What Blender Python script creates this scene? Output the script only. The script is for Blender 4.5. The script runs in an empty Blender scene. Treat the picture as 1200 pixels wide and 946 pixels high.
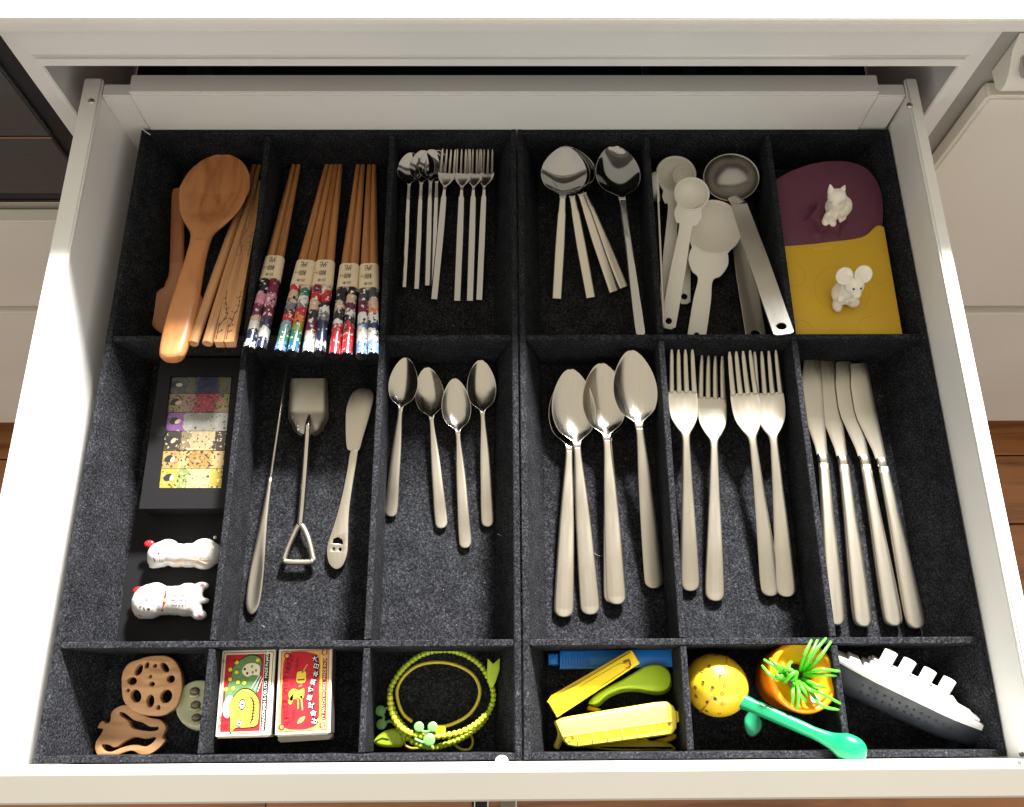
import bpy, bmesh, math, random
from mathutils import Vector, Matrix
from mathutils.geometry import tessellate_polygon
from mathutils.bvhtree import BVHTree
random.seed(7)
SC = bpy.context.scene
COL = SC.collection

# ------------------------------------------------------------------ camera
cam_d = bpy.data.cameras.new('camera'); cam = bpy.data.objects.new('camera', cam_d); COL.objects.link(cam)
CP = Vector((-0.0138023, 0.0169650, 0.7830922)); CF = 1037.018
CR = Matrix(((0.99994997, 0.00326417, -0.00945561), (-0.00638349, 0.93599604, -0.35195266), (0.00770158, 0.35199540, 0.93597004)))
cam.matrix_world = Matrix.Translation(CP) @ CR.to_4x4()
cam_d.sensor_fit = 'HORIZONTAL'; cam_d.sensor_width = 36.0; cam_d.lens = CF / 1200 * 36
cam_d.clip_start = 0.01; cam_d.clip_end = 50
SC.camera = cam

# ------------------------------------------------------------------ light
w = bpy.data.worlds.new('World'); SC.world = w; w.use_nodes = True
nt = w.node_tree; bg = nt.nodes['Background']
wn = nt.nodes; wl = nt.links
wtc = wn.new('ShaderNodeTexCoord'); wsx = wn.new('ShaderNodeSeparateXYZ'); wl.new(wtc.outputs['Generated'], wsx.inputs[0])
wr = wn.new('ShaderNodeValToRGB'); wl.new(wsx.outputs[2], wr.inputs[0]); wr.color_ramp.interpolation = 'EASE'
wr.color_ramp.elements[0].position = .05; wr.color_ramp.elements[0].color = (.62, .62, .61, 1)     # dim walls of the room
wr.color_ramp.elements[1].position = .88; wr.color_ramp.elements[1].color = (.80, .72, .58, 1)     # sunlit warm ceiling
wl.new(wr.outputs[0], bg.inputs[0]); bg.inputs[1].default_value = 0.94
def area(name, loc, target, sx, sy, power, color):
    d = bpy.data.lights.new(name, 'AREA'); d.shape = 'RECTANGLE'; d.size = sx; d.size_y = sy
    d.energy = power; d.color = color
    o = bpy.data.objects.new(name, d); COL.objects.link(o); o.location = loc
    o.rotation_euler = (Vector(target) - Vector(loc)).to_track_quat('-Z', 'Y').to_euler()
    return o
LD = Vector((0.45, 1.45, 1.0)).normalized()
area('window_sun_lamp', Vector((0, .2, .05)) + LD * 3.0, (0, .2, .05), .42, .30, 620, (1.0, 0.97, 0.93))
area('window_sky_lamp', (0.5, 2.1, 1.25), (0, .2, .05), 1.3, .8, 24, (0.80, 0.90, 1.0))
SC.view_settings.view_transform = 'Standard'; SC.view_settings.look = 'None'
SC.view_settings.exposure = 0; SC.view_settings.gamma = 1

# ------------------------------------------------------------------ photograph measurements -> places
def ray(px, py): return CR @ Vector(((px - 600) / CF, -(py - 473) / CF, -1.0))
def P(px, py, z=0.0):                       # point of the plane at height z
    d = ray(px, py); t = (z - CP.z) / d.z; return CP + d * t
def F(px, py, Y):                           # point of the vertical plane y = Y
    d = ray(px, py); t = (Y - CP.y) / d.y; return CP + d * t

# ------------------------------------------------------------------ materials
MC = {}
def mat(name, col=(.8, .8, .8), rough=.5, metal=0., bump=0., bscale=300., vary=0., vscale=40., coat=0., sss=0., stretch=None, bdist=.0006, trans=0.):
    if name in MC: return MC[name]
    m = bpy.data.materials.new(name); MC[name] = m; m.use_nodes = True
    n = m.node_tree.nodes; l = m.node_tree.links; b = n['Principled BSDF']
    b.inputs['Base Color'].default_value = (*col, 1); b.inputs['Roughness'].default_value = rough; b.inputs['Metallic'].default_value = metal
    b.inputs['Coat Weight'].default_value = coat; b.inputs['Coat Roughness'].default_value = .08
    if sss: b.inputs['Subsurface Weight'].default_value = sss; b.inputs['Subsurface Scale'].default_value = .004
    if trans: b.inputs['Transmission Weight'].default_value = trans
    tc = n.new('ShaderNodeTexCoord'); src = tc.outputs['Object']
    if stretch:
        mp = n.new('ShaderNodeMapping'); mp.inputs['Scale'].default_value = stretch; l.new(src, mp.inputs[0]); src = mp.outputs[0]
    if bump:
        nz = n.new('ShaderNodeTexNoise'); nz.inputs['Scale'].default_value = bscale; nz.inputs['Detail'].default_value = 3; l.new(src, nz.inputs[0])
        bp = n.new('ShaderNodeBump'); bp.inputs['Strength'].default_value = bump; bp.inputs['Distance'].default_value = bdist
        l.new(nz.outputs[0], bp.inputs['Height']); l.new(bp.outputs[0], b.inputs['Normal'])
    if vary:
        nz = n.new('ShaderNodeTexNoise'); nz.inputs['Scale'].default_value = vscale; nz.inputs['Detail'].default_value = 4; l.new(src, nz.inputs[0])
        mr = n.new('ShaderNodeMapRange'); mr.inputs[1].default_value = .3; mr.inputs[2].default_value = .7
        mr.inputs[3].default_value = 1 - vary; mr.inputs[4].default_value = 1 + vary; l.new(nz.outputs[0], mr.inputs[0])
        mx = n.new('ShaderNodeVectorMath'); mx.operation = 'SCALE'; mx.inputs[0].default_value = col; l.new(mr.outputs[0], mx.inputs['Scale'])
        l.new(mx.outputs[0], b.inputs['Base Color'])
        mr2 = n.new('ShaderNodeMapRange'); mr2.inputs[1].default_value = .3; mr2.inputs[2].default_value = .7
        mr2.inputs[3].default_value = rough * .8; mr2.inputs[4].default_value = min(1, rough * 1.25); l.new(nz.outputs[0], mr2.inputs[0]); l.new(mr2.outputs[0], b.inputs['Roughness'])
    return m
def ramp(n, stops, const=False):
    r = n.new('ShaderNodeValToRGB'); cr = r.color_ramp
    if const: cr.interpolation = 'CONSTANT'
    while len(cr.elements) < len(stops): cr.elements.new(.5)
    for e, (p, c) in zip(cr.elements, stops): e.position = p; e.color = (*c, 1)
    return r
def felt():
    m = bpy.data.materials.new('charcoal_felt'); m.use_nodes = True; n = m.node_tree.nodes; l = m.node_tree.links; b = n['Principled BSDF']
    b.inputs['Roughness'].default_value = .95; b.inputs['Specular IOR Level'].default_value = .04
    tc = n.new('ShaderNodeTexCoord')
    a = n.new('ShaderNodeTexNoise'); a.inputs['Scale'].default_value = 640; a.inputs['Detail'].default_value = 3; a.inputs['Roughness'].default_value = .7; a.inputs['Distortion'].default_value = .6
    c = n.new('ShaderNodeTexNoise'); c.inputs['Scale'].default_value = 60; c.inputs['Detail'].default_value = 4
    l.new(tc.outputs['Object'], a.inputs[0]); l.new(tc.outputs['Object'], c.inputs[0])
    r = ramp(n, [(.34, (.005, .0053, .006)), (.49, (.0145, .0153, .0178)), (.60, (.034, .0355, .041)), (.74, (.082, .084, .093))]); l.new(a.outputs[0], r.inputs[0])
    mr = n.new('ShaderNodeMapRange'); mr.inputs[1].default_value = .3; mr.inputs[2].default_value = .7; mr.inputs[3].default_value = .75; mr.inputs[4].default_value = 1.3
    l.new(c.outputs[0], mr.inputs[0])
    s = n.new('ShaderNodeVectorMath'); s.operation = 'SCALE'; l.new(r.outputs[0], s.inputs[0]); l.new(mr.outputs[0], s.inputs['Scale']); l.new(s.outputs[0], b.inputs['Base Color'])
    bp = n.new('ShaderNodeBump'); bp.inputs['Strength'].default_value = .6; bp.inputs['Distance'].default_value = .0008
    l.new(a.outputs[0], bp.inputs['Height']); l.new(bp.outputs[0], b.inputs['Normal'])
    return m
FELT = felt()
def wood(name, c1, c2, scale=(60, 4, 60), rough=.42, coat=.15, rings=2.5):
    m = bpy.data.materials.new(name); m.use_nodes = True; n = m.node_tree.nodes; l = m.node_tree.links; b = n['Principled BSDF']
    b.inputs['Roughness'].default_value = rough; b.inputs['Coat Weight'].default_value = coat; b.inputs['Coat Roughness'].default_value = .2
    tc = n.new('ShaderNodeTexCoord'); oi = n.new('ShaderNodeObjectInfo'); ad = n.new('ShaderNodeVectorMath'); ad.operation = 'ADD'
    l.new(tc.outputs['Object'], ad.inputs[0]); l.new(oi.outputs['Random'], ad.inputs[1])
    mp = n.new('ShaderNodeMapping'); mp.inputs['Scale'].default_value = scale; l.new(ad.outputs[0], mp.inputs[0])
    nz = n.new('ShaderNodeTexNoise'); nz.inputs['Scale'].default_value = 1; nz.inputs['Detail'].default_value = 4; nz.inputs['Distortion'].default_value = rings; l.new(mp.outputs[0], nz.inputs[0])
    mp2 = n.new('ShaderNodeMapping'); mp2.inputs['Scale'].default_value = tuple(8 * s for s in scale); l.new(ad.outputs[0], mp2.inputs[0])
    n2 = n.new('ShaderNodeTexNoise'); n2.inputs['Scale'].default_value = 1; n2.inputs['Detail'].default_value = 2; l.new(mp2.outputs[0], n2.inputs[0])
    mx = n.new('ShaderNodeMath'); mx.operation = 'MULTIPLY_ADD'; mx.inputs[1].default_value = .25; l.new(n2.outputs[0], mx.inputs[0]); l.new(nz.outputs[0], mx.inputs[2])
    r = ramp(n, [(.40, c2), (.62, c1), (.85, tuple(min(1, v * 1.12) for v in c1))]); l.new(mx.outputs[0], r.inputs[0]); l.new(r.outputs[0], b.inputs['Base Color'])
    bp = n.new('ShaderNodeBump'); bp.inputs['Strength'].default_value = .12; bp.inputs['Distance'].default_value = .0004; l.new(mx.outputs[0], bp.inputs['Height']); l.new(bp.outputs[0], b.inputs['Normal'])
    return m
def printed(name, stops, axis=1, lo=0., hi=1., spots=0., sc=220., rough=.18, const=True, seed=0., accent=(.8, .75, .7), dark=(.02, .02, .03)):
    # colour bands along an axis of the object, broken up by small printed motifs
    m = bpy.data.materials.new(name); m.use_nodes = True; n = m.node_tree.nodes; l = m.node_tree.links; b = n['Principled BSDF']
    b.inputs['Roughness'].default_value = rough; b.inputs['Coat Weight'].default_value = .35; b.inputs['Coat Roughness'].default_value = .16
    tc = n.new('ShaderNodeTexCoord'); sp = n.new('ShaderNodeSeparateXYZ'); l.new(tc.outputs['Object'], sp.inputs[0])
    nz = n.new('ShaderNodeTexNoise'); nz.noise_dimensions = '4D'; nz.inputs['W'].default_value = seed; nz.inputs['Scale'].default_value = sc; nz.inputs['Detail'].default_value = 1; l.new(tc.outputs['Object'], nz.inputs['Vector'])
    mr = n.new('ShaderNodeMapRange'); mr.inputs[1].default_value = lo; mr.inputs[2].default_value = hi; l.new(sp.outputs[axis], mr.inputs[0])
    ad = n.new('ShaderNodeMath'); ad.operation = 'MULTIPLY_ADD'; ad.inputs[1].default_value = .22; l.new(nz.outputs[0], ad.inputs[0]); l.new(mr.outputs[0], ad.inputs[2])
    sb = n.new('ShaderNodeMath'); sb.operation = 'SUBTRACT'; sb.inputs[1].default_value = .11; l.new(ad.outputs[0], sb.inputs[0])
    r = ramp(n, stops, const); l.new(sb.outputs[0], r.inputs[0]); out = r.outputs[0]
    if spots:
        for k, (colr, off) in enumerate(((accent, 3.1), (dark, 9.7))):
            v = n.new('ShaderNodeTexNoise'); v.noise_dimensions = '4D'; v.inputs['W'].default_value = seed + off; v.inputs['Scale'].default_value = sc * 1.7; v.inputs['Detail'].default_value = 1.5; l.new(tc.outputs['Object'], v.inputs['Vector'])
            th = n.new('ShaderNodeMath'); th.operation = 'GREATER_THAN'; th.inputs[1].default_value = .72 - .2 * spots; l.new(v.outputs[0], th.inputs[0])
            mx = n.new('ShaderNodeMix'); mx.data_type = 'RGBA'; l.new(th.outputs[0], mx.inputs[0]); l.new(out, mx.inputs[6]); mx.inputs[7].default_value = (*colr, 1); out = mx.outputs[2]
    l.new(out, b.inputs['Base Color'])
    return m
WHITE = mat('white_lacquer', (.80, .79, .76), .38, vary=.03, vscale=6, bump=.05, bscale=400)
WHITE2 = mat('white_cabinet_front', (.80, .76, .68), .42, vary=.03, vscale=4, bump=.05, bscale=500)
TOPM = mat('pale_worktop', (.80, .77, .73), .5, vary=.03, vscale=9)
STEEL = mat('brushed_steel', (.60, .56, .48), .33, 1.0, bump=.008, bscale=90, stretch=(10, 1, 10), vary=.02, vscale=9)
POLI = mat('polished_steel', (.44, .43, .41), .07, 1.0, bump=.35, bscale=26, vary=.04, vscale=20)
POLH = mat('polished_steel_handle', (.44, .43, .41), .12, 1.0, bump=.8, bscale=13, bdist=.0045)
BRIGHT = mat('bright_steel', (.66, .62, .55), .19, 1.0, bump=.02, bscale=60, stretch=(10, 1, 10), vary=.03, vscale=30)
BLACKP = mat('black_plastic', (.010, .010, .013), .65, vary=.15, vscale=30)
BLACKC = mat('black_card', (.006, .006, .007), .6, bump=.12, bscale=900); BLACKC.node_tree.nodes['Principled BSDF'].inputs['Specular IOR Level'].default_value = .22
DKSTEEL = mat('dark_steel_panel', (.070, .070, .070), .5, .2, bump=.08, bscale=20, stretch=(.5, .5, 30), vary=.08, vscale=6)
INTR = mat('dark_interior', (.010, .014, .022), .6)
MEAS = mat('cream_plastic', (.80, .76, .69), .38, sss=.15, bump=.04, bscale=500)
CHERRY = wood('cherry_wood', (.42, .16, .06), (.31, .10, .035), (70, 9, 70), rings=1.2)
CHERRY2 = wood('turned_cherry_wood', (.50, .205, .07), (.35, .12, .038), (46, 8, 46), rings=1.5)
BAMBOO = wood('bamboo', (.52, .27, .115), (.34, .145, .055), (260, 7, 260), rings=.4)
BAMBOO2 = wood('brown_bamboo', (.43, .19, .06), (.24, .09, .028), (300, 7, 300), rings=.4)
ALDER = wood('cut_wood', (.55, .30, .14), (.43, .21, .09), (30, 160, 30), rings=.8, coat=.05)
PLANK = wood('floor_board_wood', (.42, .17, .06), (.22, .08, .03), (2.2, 30, 30), rings=1.5, rough=.35, coat=.3)

# ------------------------------------------------------------------ mesh helpers
def mk(name, verts, faces, m, parent=None, loc=None, smooth=False, bevel=0., seg=2, angle=True):
    me = bpy.data.meshes.new(name)
    off = loc if loc is not None else Vector((0, 0, 0))
    me.from_pydata([tuple(Vector(v) - off) for v in verts], [], faces); me.update()
    bm = bmesh.new(); bm.from_mesh(me); bmesh.ops.recalc_face_normals(bm, faces=bm.faces)
    if bevel:
        es = [e for e in bm.edges if len(e.link_faces) == 2 and e.calc_face_angle(0) > .6]
        bmesh.ops.bevel(bm, geom=es, offset=bevel, segments=seg, affect='EDGES', clamp_overlap=True)
    bm.to_mesh(me); bm.free()
    if smooth:
        for p in me.polygons: p.use_smooth = True
        if smooth != 'all': me.set_sharp_from_angle(angle=math.radians(42))
    if m: me.materials.append(m)
    o = bpy.data.objects.new(name, me); COL.objects.link(o)
    if parent is not None: o.parent = parent
    if loc is not None and parent is None: o.location = loc
    return o
class Thing:                                  # an Empty at the base; parts are given in world coordinates
    def __init__(s, name, label, cat, loc, group=None, kind=None):
        s.o = bpy.data.objects.new(name, None); COL.objects.link(s.o); s.o.empty_display_size = .01
        s.loc = Vector(loc); s.o.location = s.loc; s.o['label'] = label; s.o['category'] = cat
        if group: s.o['group'] = group
        if kind: s.o['kind'] = kind
    def part(s, name, vf, m, under=None, label=None, **k):
        v, f = vf
        o = mk(name, [Vector(q) - s.loc for q in v], f, m, under or s.o, **k)
        if label: o['label'] = label
        return o
def dup(root, label, loc=None, mtx=None):
    r = root.copy(); COL.objects.link(r); r['label'] = label
    if mtx is not None: r.matrix_world = mtx
    for ch in list(root.children):
        c = ch.copy(); COL.objects.link(c); c.parent = r
        for g in ch.children: d = g.copy(); COL.objects.link(d); d.parent = c
    return r
def box(x0, x1, y0, y1, z0, z1):
    v = [(x, y, z) for z in (z0, z1) for y in (y0, y1) for x in (x0, x1)]
    return v, [(0, 2, 3, 1), (4, 5, 7, 6), (0, 1, 5, 4), (2, 6, 7, 3), (0, 4, 6, 2), (1, 3, 7, 5)]
def hexa(b, t):                              # 4 bottom corners, 4 top corners
    return [*b, *t], [(3, 2, 1, 0), (4, 5, 6, 7), (0, 1, 5, 4), (1, 2, 6, 5), (2, 3, 7, 6), (3, 0, 4, 7)]
def join(*parts):
    V, Fc = [], []
    for v, f in parts:
        o = len(V); V += [Vector(q) for q in v]; Fc += [tuple(i + o for i in q) for q in f]
    return V, Fc
def xf(vf, M): return [M @ Vector(q) for q in vf[0]], vf[1]
def catmull(pts, k=5, closed=True):
    n = len(pts); out = []
    pts = [Vector(p) for p in pts]
    rng = range(n) if closed else range(n - 1)
    for i in rng:
        g = (lambda j: pts[j % n]) if closed else (lambda j: pts[max(0, min(n - 1, j))])
        a, b, c, d = g(i - 1), g(i), g(i + 1), g(i + 2)
        for s in range(k):
            t = s / k
            out.append(.5 * ((2 * b) + (c - a) * t + (2 * a - 5 * b + 4 * c - d) * t * t + (3 * b - a - 3 * c + d) * t ** 3))
    if not closed: out.append(pts[-1])
    return out
def prism(outer, z0, z1, holes=(), rnd=0.):       # outline (x,y) with holes, extruded; rnd rounds the top and bottom edges
    loops = [[Vector((p[0], p[1], 0)) for p in L] for L in (outer, *holes)]
    def inset(L, d, hole):
        n = len(L); out = []
        area2 = sum(L[i].x * L[(i + 1) % n].y - L[(i + 1) % n].x * L[i].y for i in range(n)); sg = (1 if area2 > 0 else -1) * (-1 if hole else 1)
        for i in range(n):
            t = (L[(i + 1) % n] - L[i - 1]); t = t.normalized() if t.length > 1e-9 else Vector((1, 0, 0))
            out.append(L[i] + Vector((-t.y, t.x, 0)) * d * sg)
        return out
    prof = [(0, z0), (0, z1)] if not rnd else [(rnd, z0), (rnd * .3, z0 + rnd * .3), (0, z0 + rnd), (0, z1 - rnd), (rnd * .3, z1 - rnd * .3), (rnd, z1)]
    V, Fc = [], []; rings = []
    for li, L in enumerate(loops):
        rr = []
        for d, z in prof:
            Lp = inset(L, d, li > 0) if d else L
            rr.append(list(range(len(V), len(V) + len(L)))); V += [Vector((p.x, p.y, z)) for p in Lp]
        rings.append(rr); n = len(L)
        for a, b in zip(rr[:-1], rr[1:]):
            for i in range(n): Fc.append((a[i], a[(i + 1) % n], b[(i + 1) % n], b[i]))
    for which in (0, -1):
        idx = [i for rr in rings for i in rr[which]]
        tri = tessellate_polygon([[V[i] for i in rr[which]] for rr in rings])
        Fc += [tuple(idx[j] for j in t) for t in tri]
    return V, Fc
def loft(secs, n=7):                         # sections (x, y, z, halfwidth, thickness, dish): plan goes along y
    us = [math.sin(math.pi / 2 * (-1 + 2 * i / (n - 1))) for i in range(n)]
    V, Fc = [], []
    for (x, y, z, hw, t, dep) in secs:
        for u in us: V.append(Vector((x + u * hw, y, z + t / 2 * math.sqrt(max(.03, 1 - u ** 4)) - dep * (1 - u * u))))
        for u in reversed(us): V.append(Vector((x + u * hw, y, z - t / 2 * math.sqrt(max(.03, 1 - u ** 4)) - dep * (1 - u * u))))
    r = 2 * n
    for k in range(len(secs) - 1):
        for i in range(r): Fc.append((k * r + i, k * r + (i + 1) % r, (k + 1) * r + (i + 1) % r, (k + 1) * r + i))
    Fc.append(tuple(range(r))); Fc.append(tuple(range((len(secs) - 1) * r, len(secs) * r)))
    return V, Fc
def interp(keys, k=5):                       # smooth section keys
    out = []
    n = len(keys)
    for i in range(n - 1):
        a, b, c, d = keys[max(0, i - 1)], keys[i], keys[i + 1], keys[min(n - 1, i + 2)]
        for s in range(k):
            t = s / k; row = []
            for A, B, Cc, D in zip(a, b, c, d):
                row.append(.5 * (2 * B + (Cc - A) * t + (2 * A - 5 * B + 4 * Cc - D) * t * t + (3 * B - A - 3 * Cc + D) * t ** 3))
            row[3] = max(row[3], 2e-4); row[4] = max(row[4], 2e-4); out.append(tuple(row))
    out.append(keys[-1]); return out
def tube(path, r, n=8, closed=False):
    path = [Vector(p) for p in path]; N = len(path); V, Fc = [], []
    rad = r if callable(r) else (lambda i: r)
    up = Vector((0, 0, 1))
    for i, p in enumerate(path):
        a = path[(i - 1) % N] if closed or i else path[0]; b = path[(i + 1) % N] if closed or i < N - 1 else path[-1]
        t = (b - a).normalized(); s = t.cross(up)
        if s.length < .05: s = t.cross(Vector((0, 1, 0)))
        s.normalize(); q = s.cross(t)
        for j in range(n):
            an = 2 * math.pi * j / n; V.append(p + (s * math.cos(an) + q * math.sin(an)) * rad(i))
    for i in range(N if closed else N - 1):
        for j in range(n): Fc.append((i * n + j, i * n + (j + 1) % n, ((i + 1) % N) * n + (j + 1) % n, ((i + 1) % N) * n + j))
    if not closed: Fc.append(tuple(range(n))); Fc.append(tuple(range((N - 1) * n, N * n)))
    return V, Fc
def ball(c, r, s=(1, 1, 1), nu=14, nv=9):
    V = []; Fc = []
    for i in range(nv + 1):
        th = math.pi * i / nv
        for j in range(nu):
            ph = 2 * math.pi * j / nu
            V.append(Vector((c[0] + r * s[0] * math.sin(th) * math.cos(ph), c[1] + r * s[1] * math.sin(th) * math.sin(ph), c[2] + r * s[2] * math.cos(th))))
    for i in range(nv):
        for j in range(nu):
            a, b, d, e = i * nu + j, i * nu + (j + 1) % nu, (i + 1) * nu + (j + 1) % nu, (i + 1) * nu + j
            Fc.append((a, e, d, b))
    return V, Fc
def lathe(prof, n=32, M=None):
    V = []; Fc = []
    for r, z in prof:
        for j in range(n): V.append(Vector((r * math.cos(2 * math.pi * j / n), r * math.sin(2 * math.pi * j / n), z)))
    for i in range(len(prof) - 1):
        for j in range(n): Fc.append((i * n + j, i * n + (j + 1) % n, (i + 1) * n + (j + 1) % n, (i + 1) * n + j))
    if M is not None: V = [M @ v for v in V]
    return V, Fc
def circle(cx, cy, rx, ry=None, n=20, rot=0.):
    ry = ry or rx; out = []
    for i in range(n):
        a = 2 * math.pi * i / n; x, y = rx * math.cos(a), ry * math.sin(a)
        out.append(Vector((cx + x * math.cos(rot) - y * math.sin(rot), cy + x * math.sin(rot) + y * math.cos(rot), 0)))
    return out
def fused(vf, voxel, smooth=4):              # merge overlapping blobs into one skin
    me = bpy.data.meshes.new('tmp'); me.from_pydata([tuple(v) for v in vf[0]], [], vf[1]); me.update()
    bm = bmesh.new(); bm.from_mesh(me); bmesh.ops.remove_doubles(bm, verts=bm.verts, dist=1e-6); bmesh.ops.recalc_face_normals(bm, faces=bm.faces); bm.to_mesh(me); bm.free()
    o = bpy.data.objects.new('tmp', me); COL.objects.link(o)
    r = o.modifiers.new('r', 'REMESH'); r.mode = 'VOXEL'; r.voxel_size = voxel
    s = o.modifiers.new('s', 'SMOOTH'); s.iterations = smooth; s.factor = .5
    dg = bpy.context.evaluated_depsgraph_get(); m2 = bpy.data.meshes.new_from_object(o.evaluated_get(dg))
    V = [v.co.copy() for v in m2.vertices]; Fc = [tuple(p.vertices) for p in m2.polygons]
    bpy.data.objects.remove(o); return V, Fc
def bvh(vf): return BVHTree.FromPolygons([tuple(v) for v in vf[0]], vf[1])
def drape(loop, tree, lift=.00025, zfrom=.2):     # flat painted mark laid on a body from above
    V = []
    for p in loop:
        h = tree.ray_cast(Vector((p[0], p[1], zfrom)), Vector((0, 0, -1)))
        V.append(Vector((p[0], p[1], (h[0].z if h[0] else 0.005) + lift)))
    n = len(V); c = sum(V, Vector()) / n
    h = tree.ray_cast(Vector((c.x, c.y, zfrom)), Vector((0, 0, -1)))
    if h[0]: c.z = h[0].z + lift
    return V + [c], [(i, (i + 1) % n, n) for i in range(n)]
def lettering(body, size, M, depth=0., spacing=1., align='CENTER'):
    c = bpy.data.curves.new('t', 'FONT'); c.body = body; c.size = size; c.align_x = align; c.align_y = 'CENTER'; c.space_character = spacing; c.resolution_u = 2
    o = bpy.data.objects.new('t', c); COL.objects.link(o); bpy.context.view_layer.update()
    me = bpy.data.meshes.new_from_object(o.evaluated_get(bpy.context.evaluated_depsgraph_get()))
    V = [M @ v.co for v in me.vertices]; Fc = [tuple(p.vertices) for p in me.polygons]
    bpy.data.objects.remove(o); return V, Fc
def frame(A, B, roll=0., scale=1.):          # local +Y runs from A to B, local Z as upright as it can be
    y = (B - A).normalized(); x = y.cross(Vector((0, 0, 1))).normalized(); z = x.cross(y)
    M = Matrix((x, y, z)).transposed().to_4x4() @ Matrix.Rotation(roll, 4, 'Y')
    return Matrix.Translation(A) @ M @ Matrix.Scale(scale, 4)
def struct(o): o['kind'] = 'structure'; return o

# ================================================================== SETTING
YC = .575            # plane of the cabinet fronts
FZ = -.90            # kitchen floor
# kitchen floor: boards running left to right
fl = bpy.data.objects.new('floor', None); COL.objects.link(fl); fl.location = (0, 0, FZ); struct(fl)
bw = .139; y = -.9915
r_ = random.Random(3)
k = 0
while y < 1.4:
    x = -2.6 + r_.random() * .9
    while x < 2.4:
        L = 1.1 + r_.random() * .9
        o = mk('floor_board', *box(x, x + L - .0015, y, y + bw - .003, -.02, 0), PLANK, fl, bevel=.0012, seg=1)
        x += L; k += 1
    y += bw
o = mk('subfloor', *box(-3, 3, -1.2, 1.6, FZ - .06, FZ - .022), mat('dark_subfloor', (.03, .015, .01), .8)); struct(o)

# worktop slab
t = Thing('worktop', 'pale kitchen worktop slab overhanging the open drawer', 'worktop', (0, YC + .3, .205))
a, b = F(5, 22, YC - .02).z, F(1195, 30, YC - .02).z
t.part('slab', box(-1.6, 1.6, YC - .02, YC + .62, .2115, .2262), TOPM, bevel=.003, seg=3, smooth=True)

# carcass of the drawer cabinet
t = Thing('drawer_cabinet', 'white cabinet carcass around the pulled-out drawer', 'cabinet', (0, YC + .3, FZ))
CL, CRt = -.4212, .3938
t.part('side_panel', box(CL - .019, CL, YC, YC + .56, -.755, .2105), WHITE, bevel=.002, seg=2, smooth=True)
t.part('side_panel', box(CRt, CRt + .019, YC, YC + .56, -.755, .2105), WHITE, bevel=.002, seg=2, smooth=True)
t.part('front_rail', box(CL + .0005, CRt - .0005, YC - .012, YC + .02, .178, .2105), WHITE, bevel=.001)
t.part('rail_lip', box(CL + .002, CRt - .002, YC - .011, YC + .03, .1605, .1765), WHITE, bevel=.004, seg=3, smooth=True)
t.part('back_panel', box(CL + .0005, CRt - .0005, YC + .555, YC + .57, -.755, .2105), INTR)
t.part('bottom_panel', box(CL + .0005, CRt - .0005, YC, YC + .55, -.755, -.737), WHITE)
t.part('edge_seal', box(CL - .0035, CL + .0035, YC - .0035, YC - .0005, -.75, .205), WHITE, bevel=.001)
t.part('edge_seal', box(CRt - .0035, CRt + .0035, YC - .0035, YC - .0005, -.75, .205), WHITE, bevel=.001)
# dark bars on a sheet added to darken the inside of the cabinet
t.part('dark_liner', box(CL + .004, CRt - .004, YC + .045, YC + .54, -.012, -.006), INTR)
for x0, x1 in ((-.36, -.33), (-.30, -.292), (.14, .148), (.185, .2), (.25, .262)):
    t.part('runner_bar', box(x0, x1, YC + .07, YC + .50, -.0055, .002), mat('dull_blue_black', (.03, .04, .06), .4))

# left neighbour: dark steel appliance over white drawer fronts
t = Thing('dishwasher', 'dark brushed steel appliance front left of the drawer', 'appliance', (-.8, YC + .3, FZ))
t.part('body', box(-1.4, -.441, YC + .002, YC + .5, -.062, .2105), BLACKP)
t.part('door_panel', box(-1.35, -.457, YC - .004, YC + .0015, .0585, .2), DKSTEEL, bevel=.0015)
t.part('door_panel', box(-1.35, -.459, YC - .003, YC + .0015, -.0405, .056), DKSTEEL, bevel=.001)
t.part('trim_strip', box(-1.35, -.4575, YC - .0045, YC + .0015, .0562, .0582), mat('pale_trim', (.6, .56, .5), .3, 1.))
t.part('trim_strip', box(-1.35, -.4455, YC - .003, YC + .0015, -.064, -.0585), BRIGHT, bevel=.001)
t.part('indicator', xf(ball((0, 0, 0), .0022), Matrix.Translation((-.4615, YC - .0045, .149))), mat('indicator_cap', (.8, .7, .55), .3))
t = Thing('cabinet_front', 'white drawer fronts under the dark steel appliance', 'drawer fronts', (-.9, YC + .3, FZ))
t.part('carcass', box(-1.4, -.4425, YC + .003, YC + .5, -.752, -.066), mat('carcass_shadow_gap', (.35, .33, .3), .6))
t.part('drawer_front', box(-1.4, -.444, YC - .016, YC + .0022, -.2845, -.0765), WHITE2, bevel=.002, smooth=True)
t.part('drawer_front', box(-1.4, -.444, YC - .016, YC + .0022, -.75, -.3035), WHITE2, bevel=.002, smooth=True)
t.part('grip_rail', box(-1.4, -.4445, YC - .007, YC + .002, -.3005, -.2935), WHITE2, bevel=.001)
t.part('plinth', box(-1.4, -.4445, YC + .06, YC + .075, FZ, -.753), BLACKP)

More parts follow.
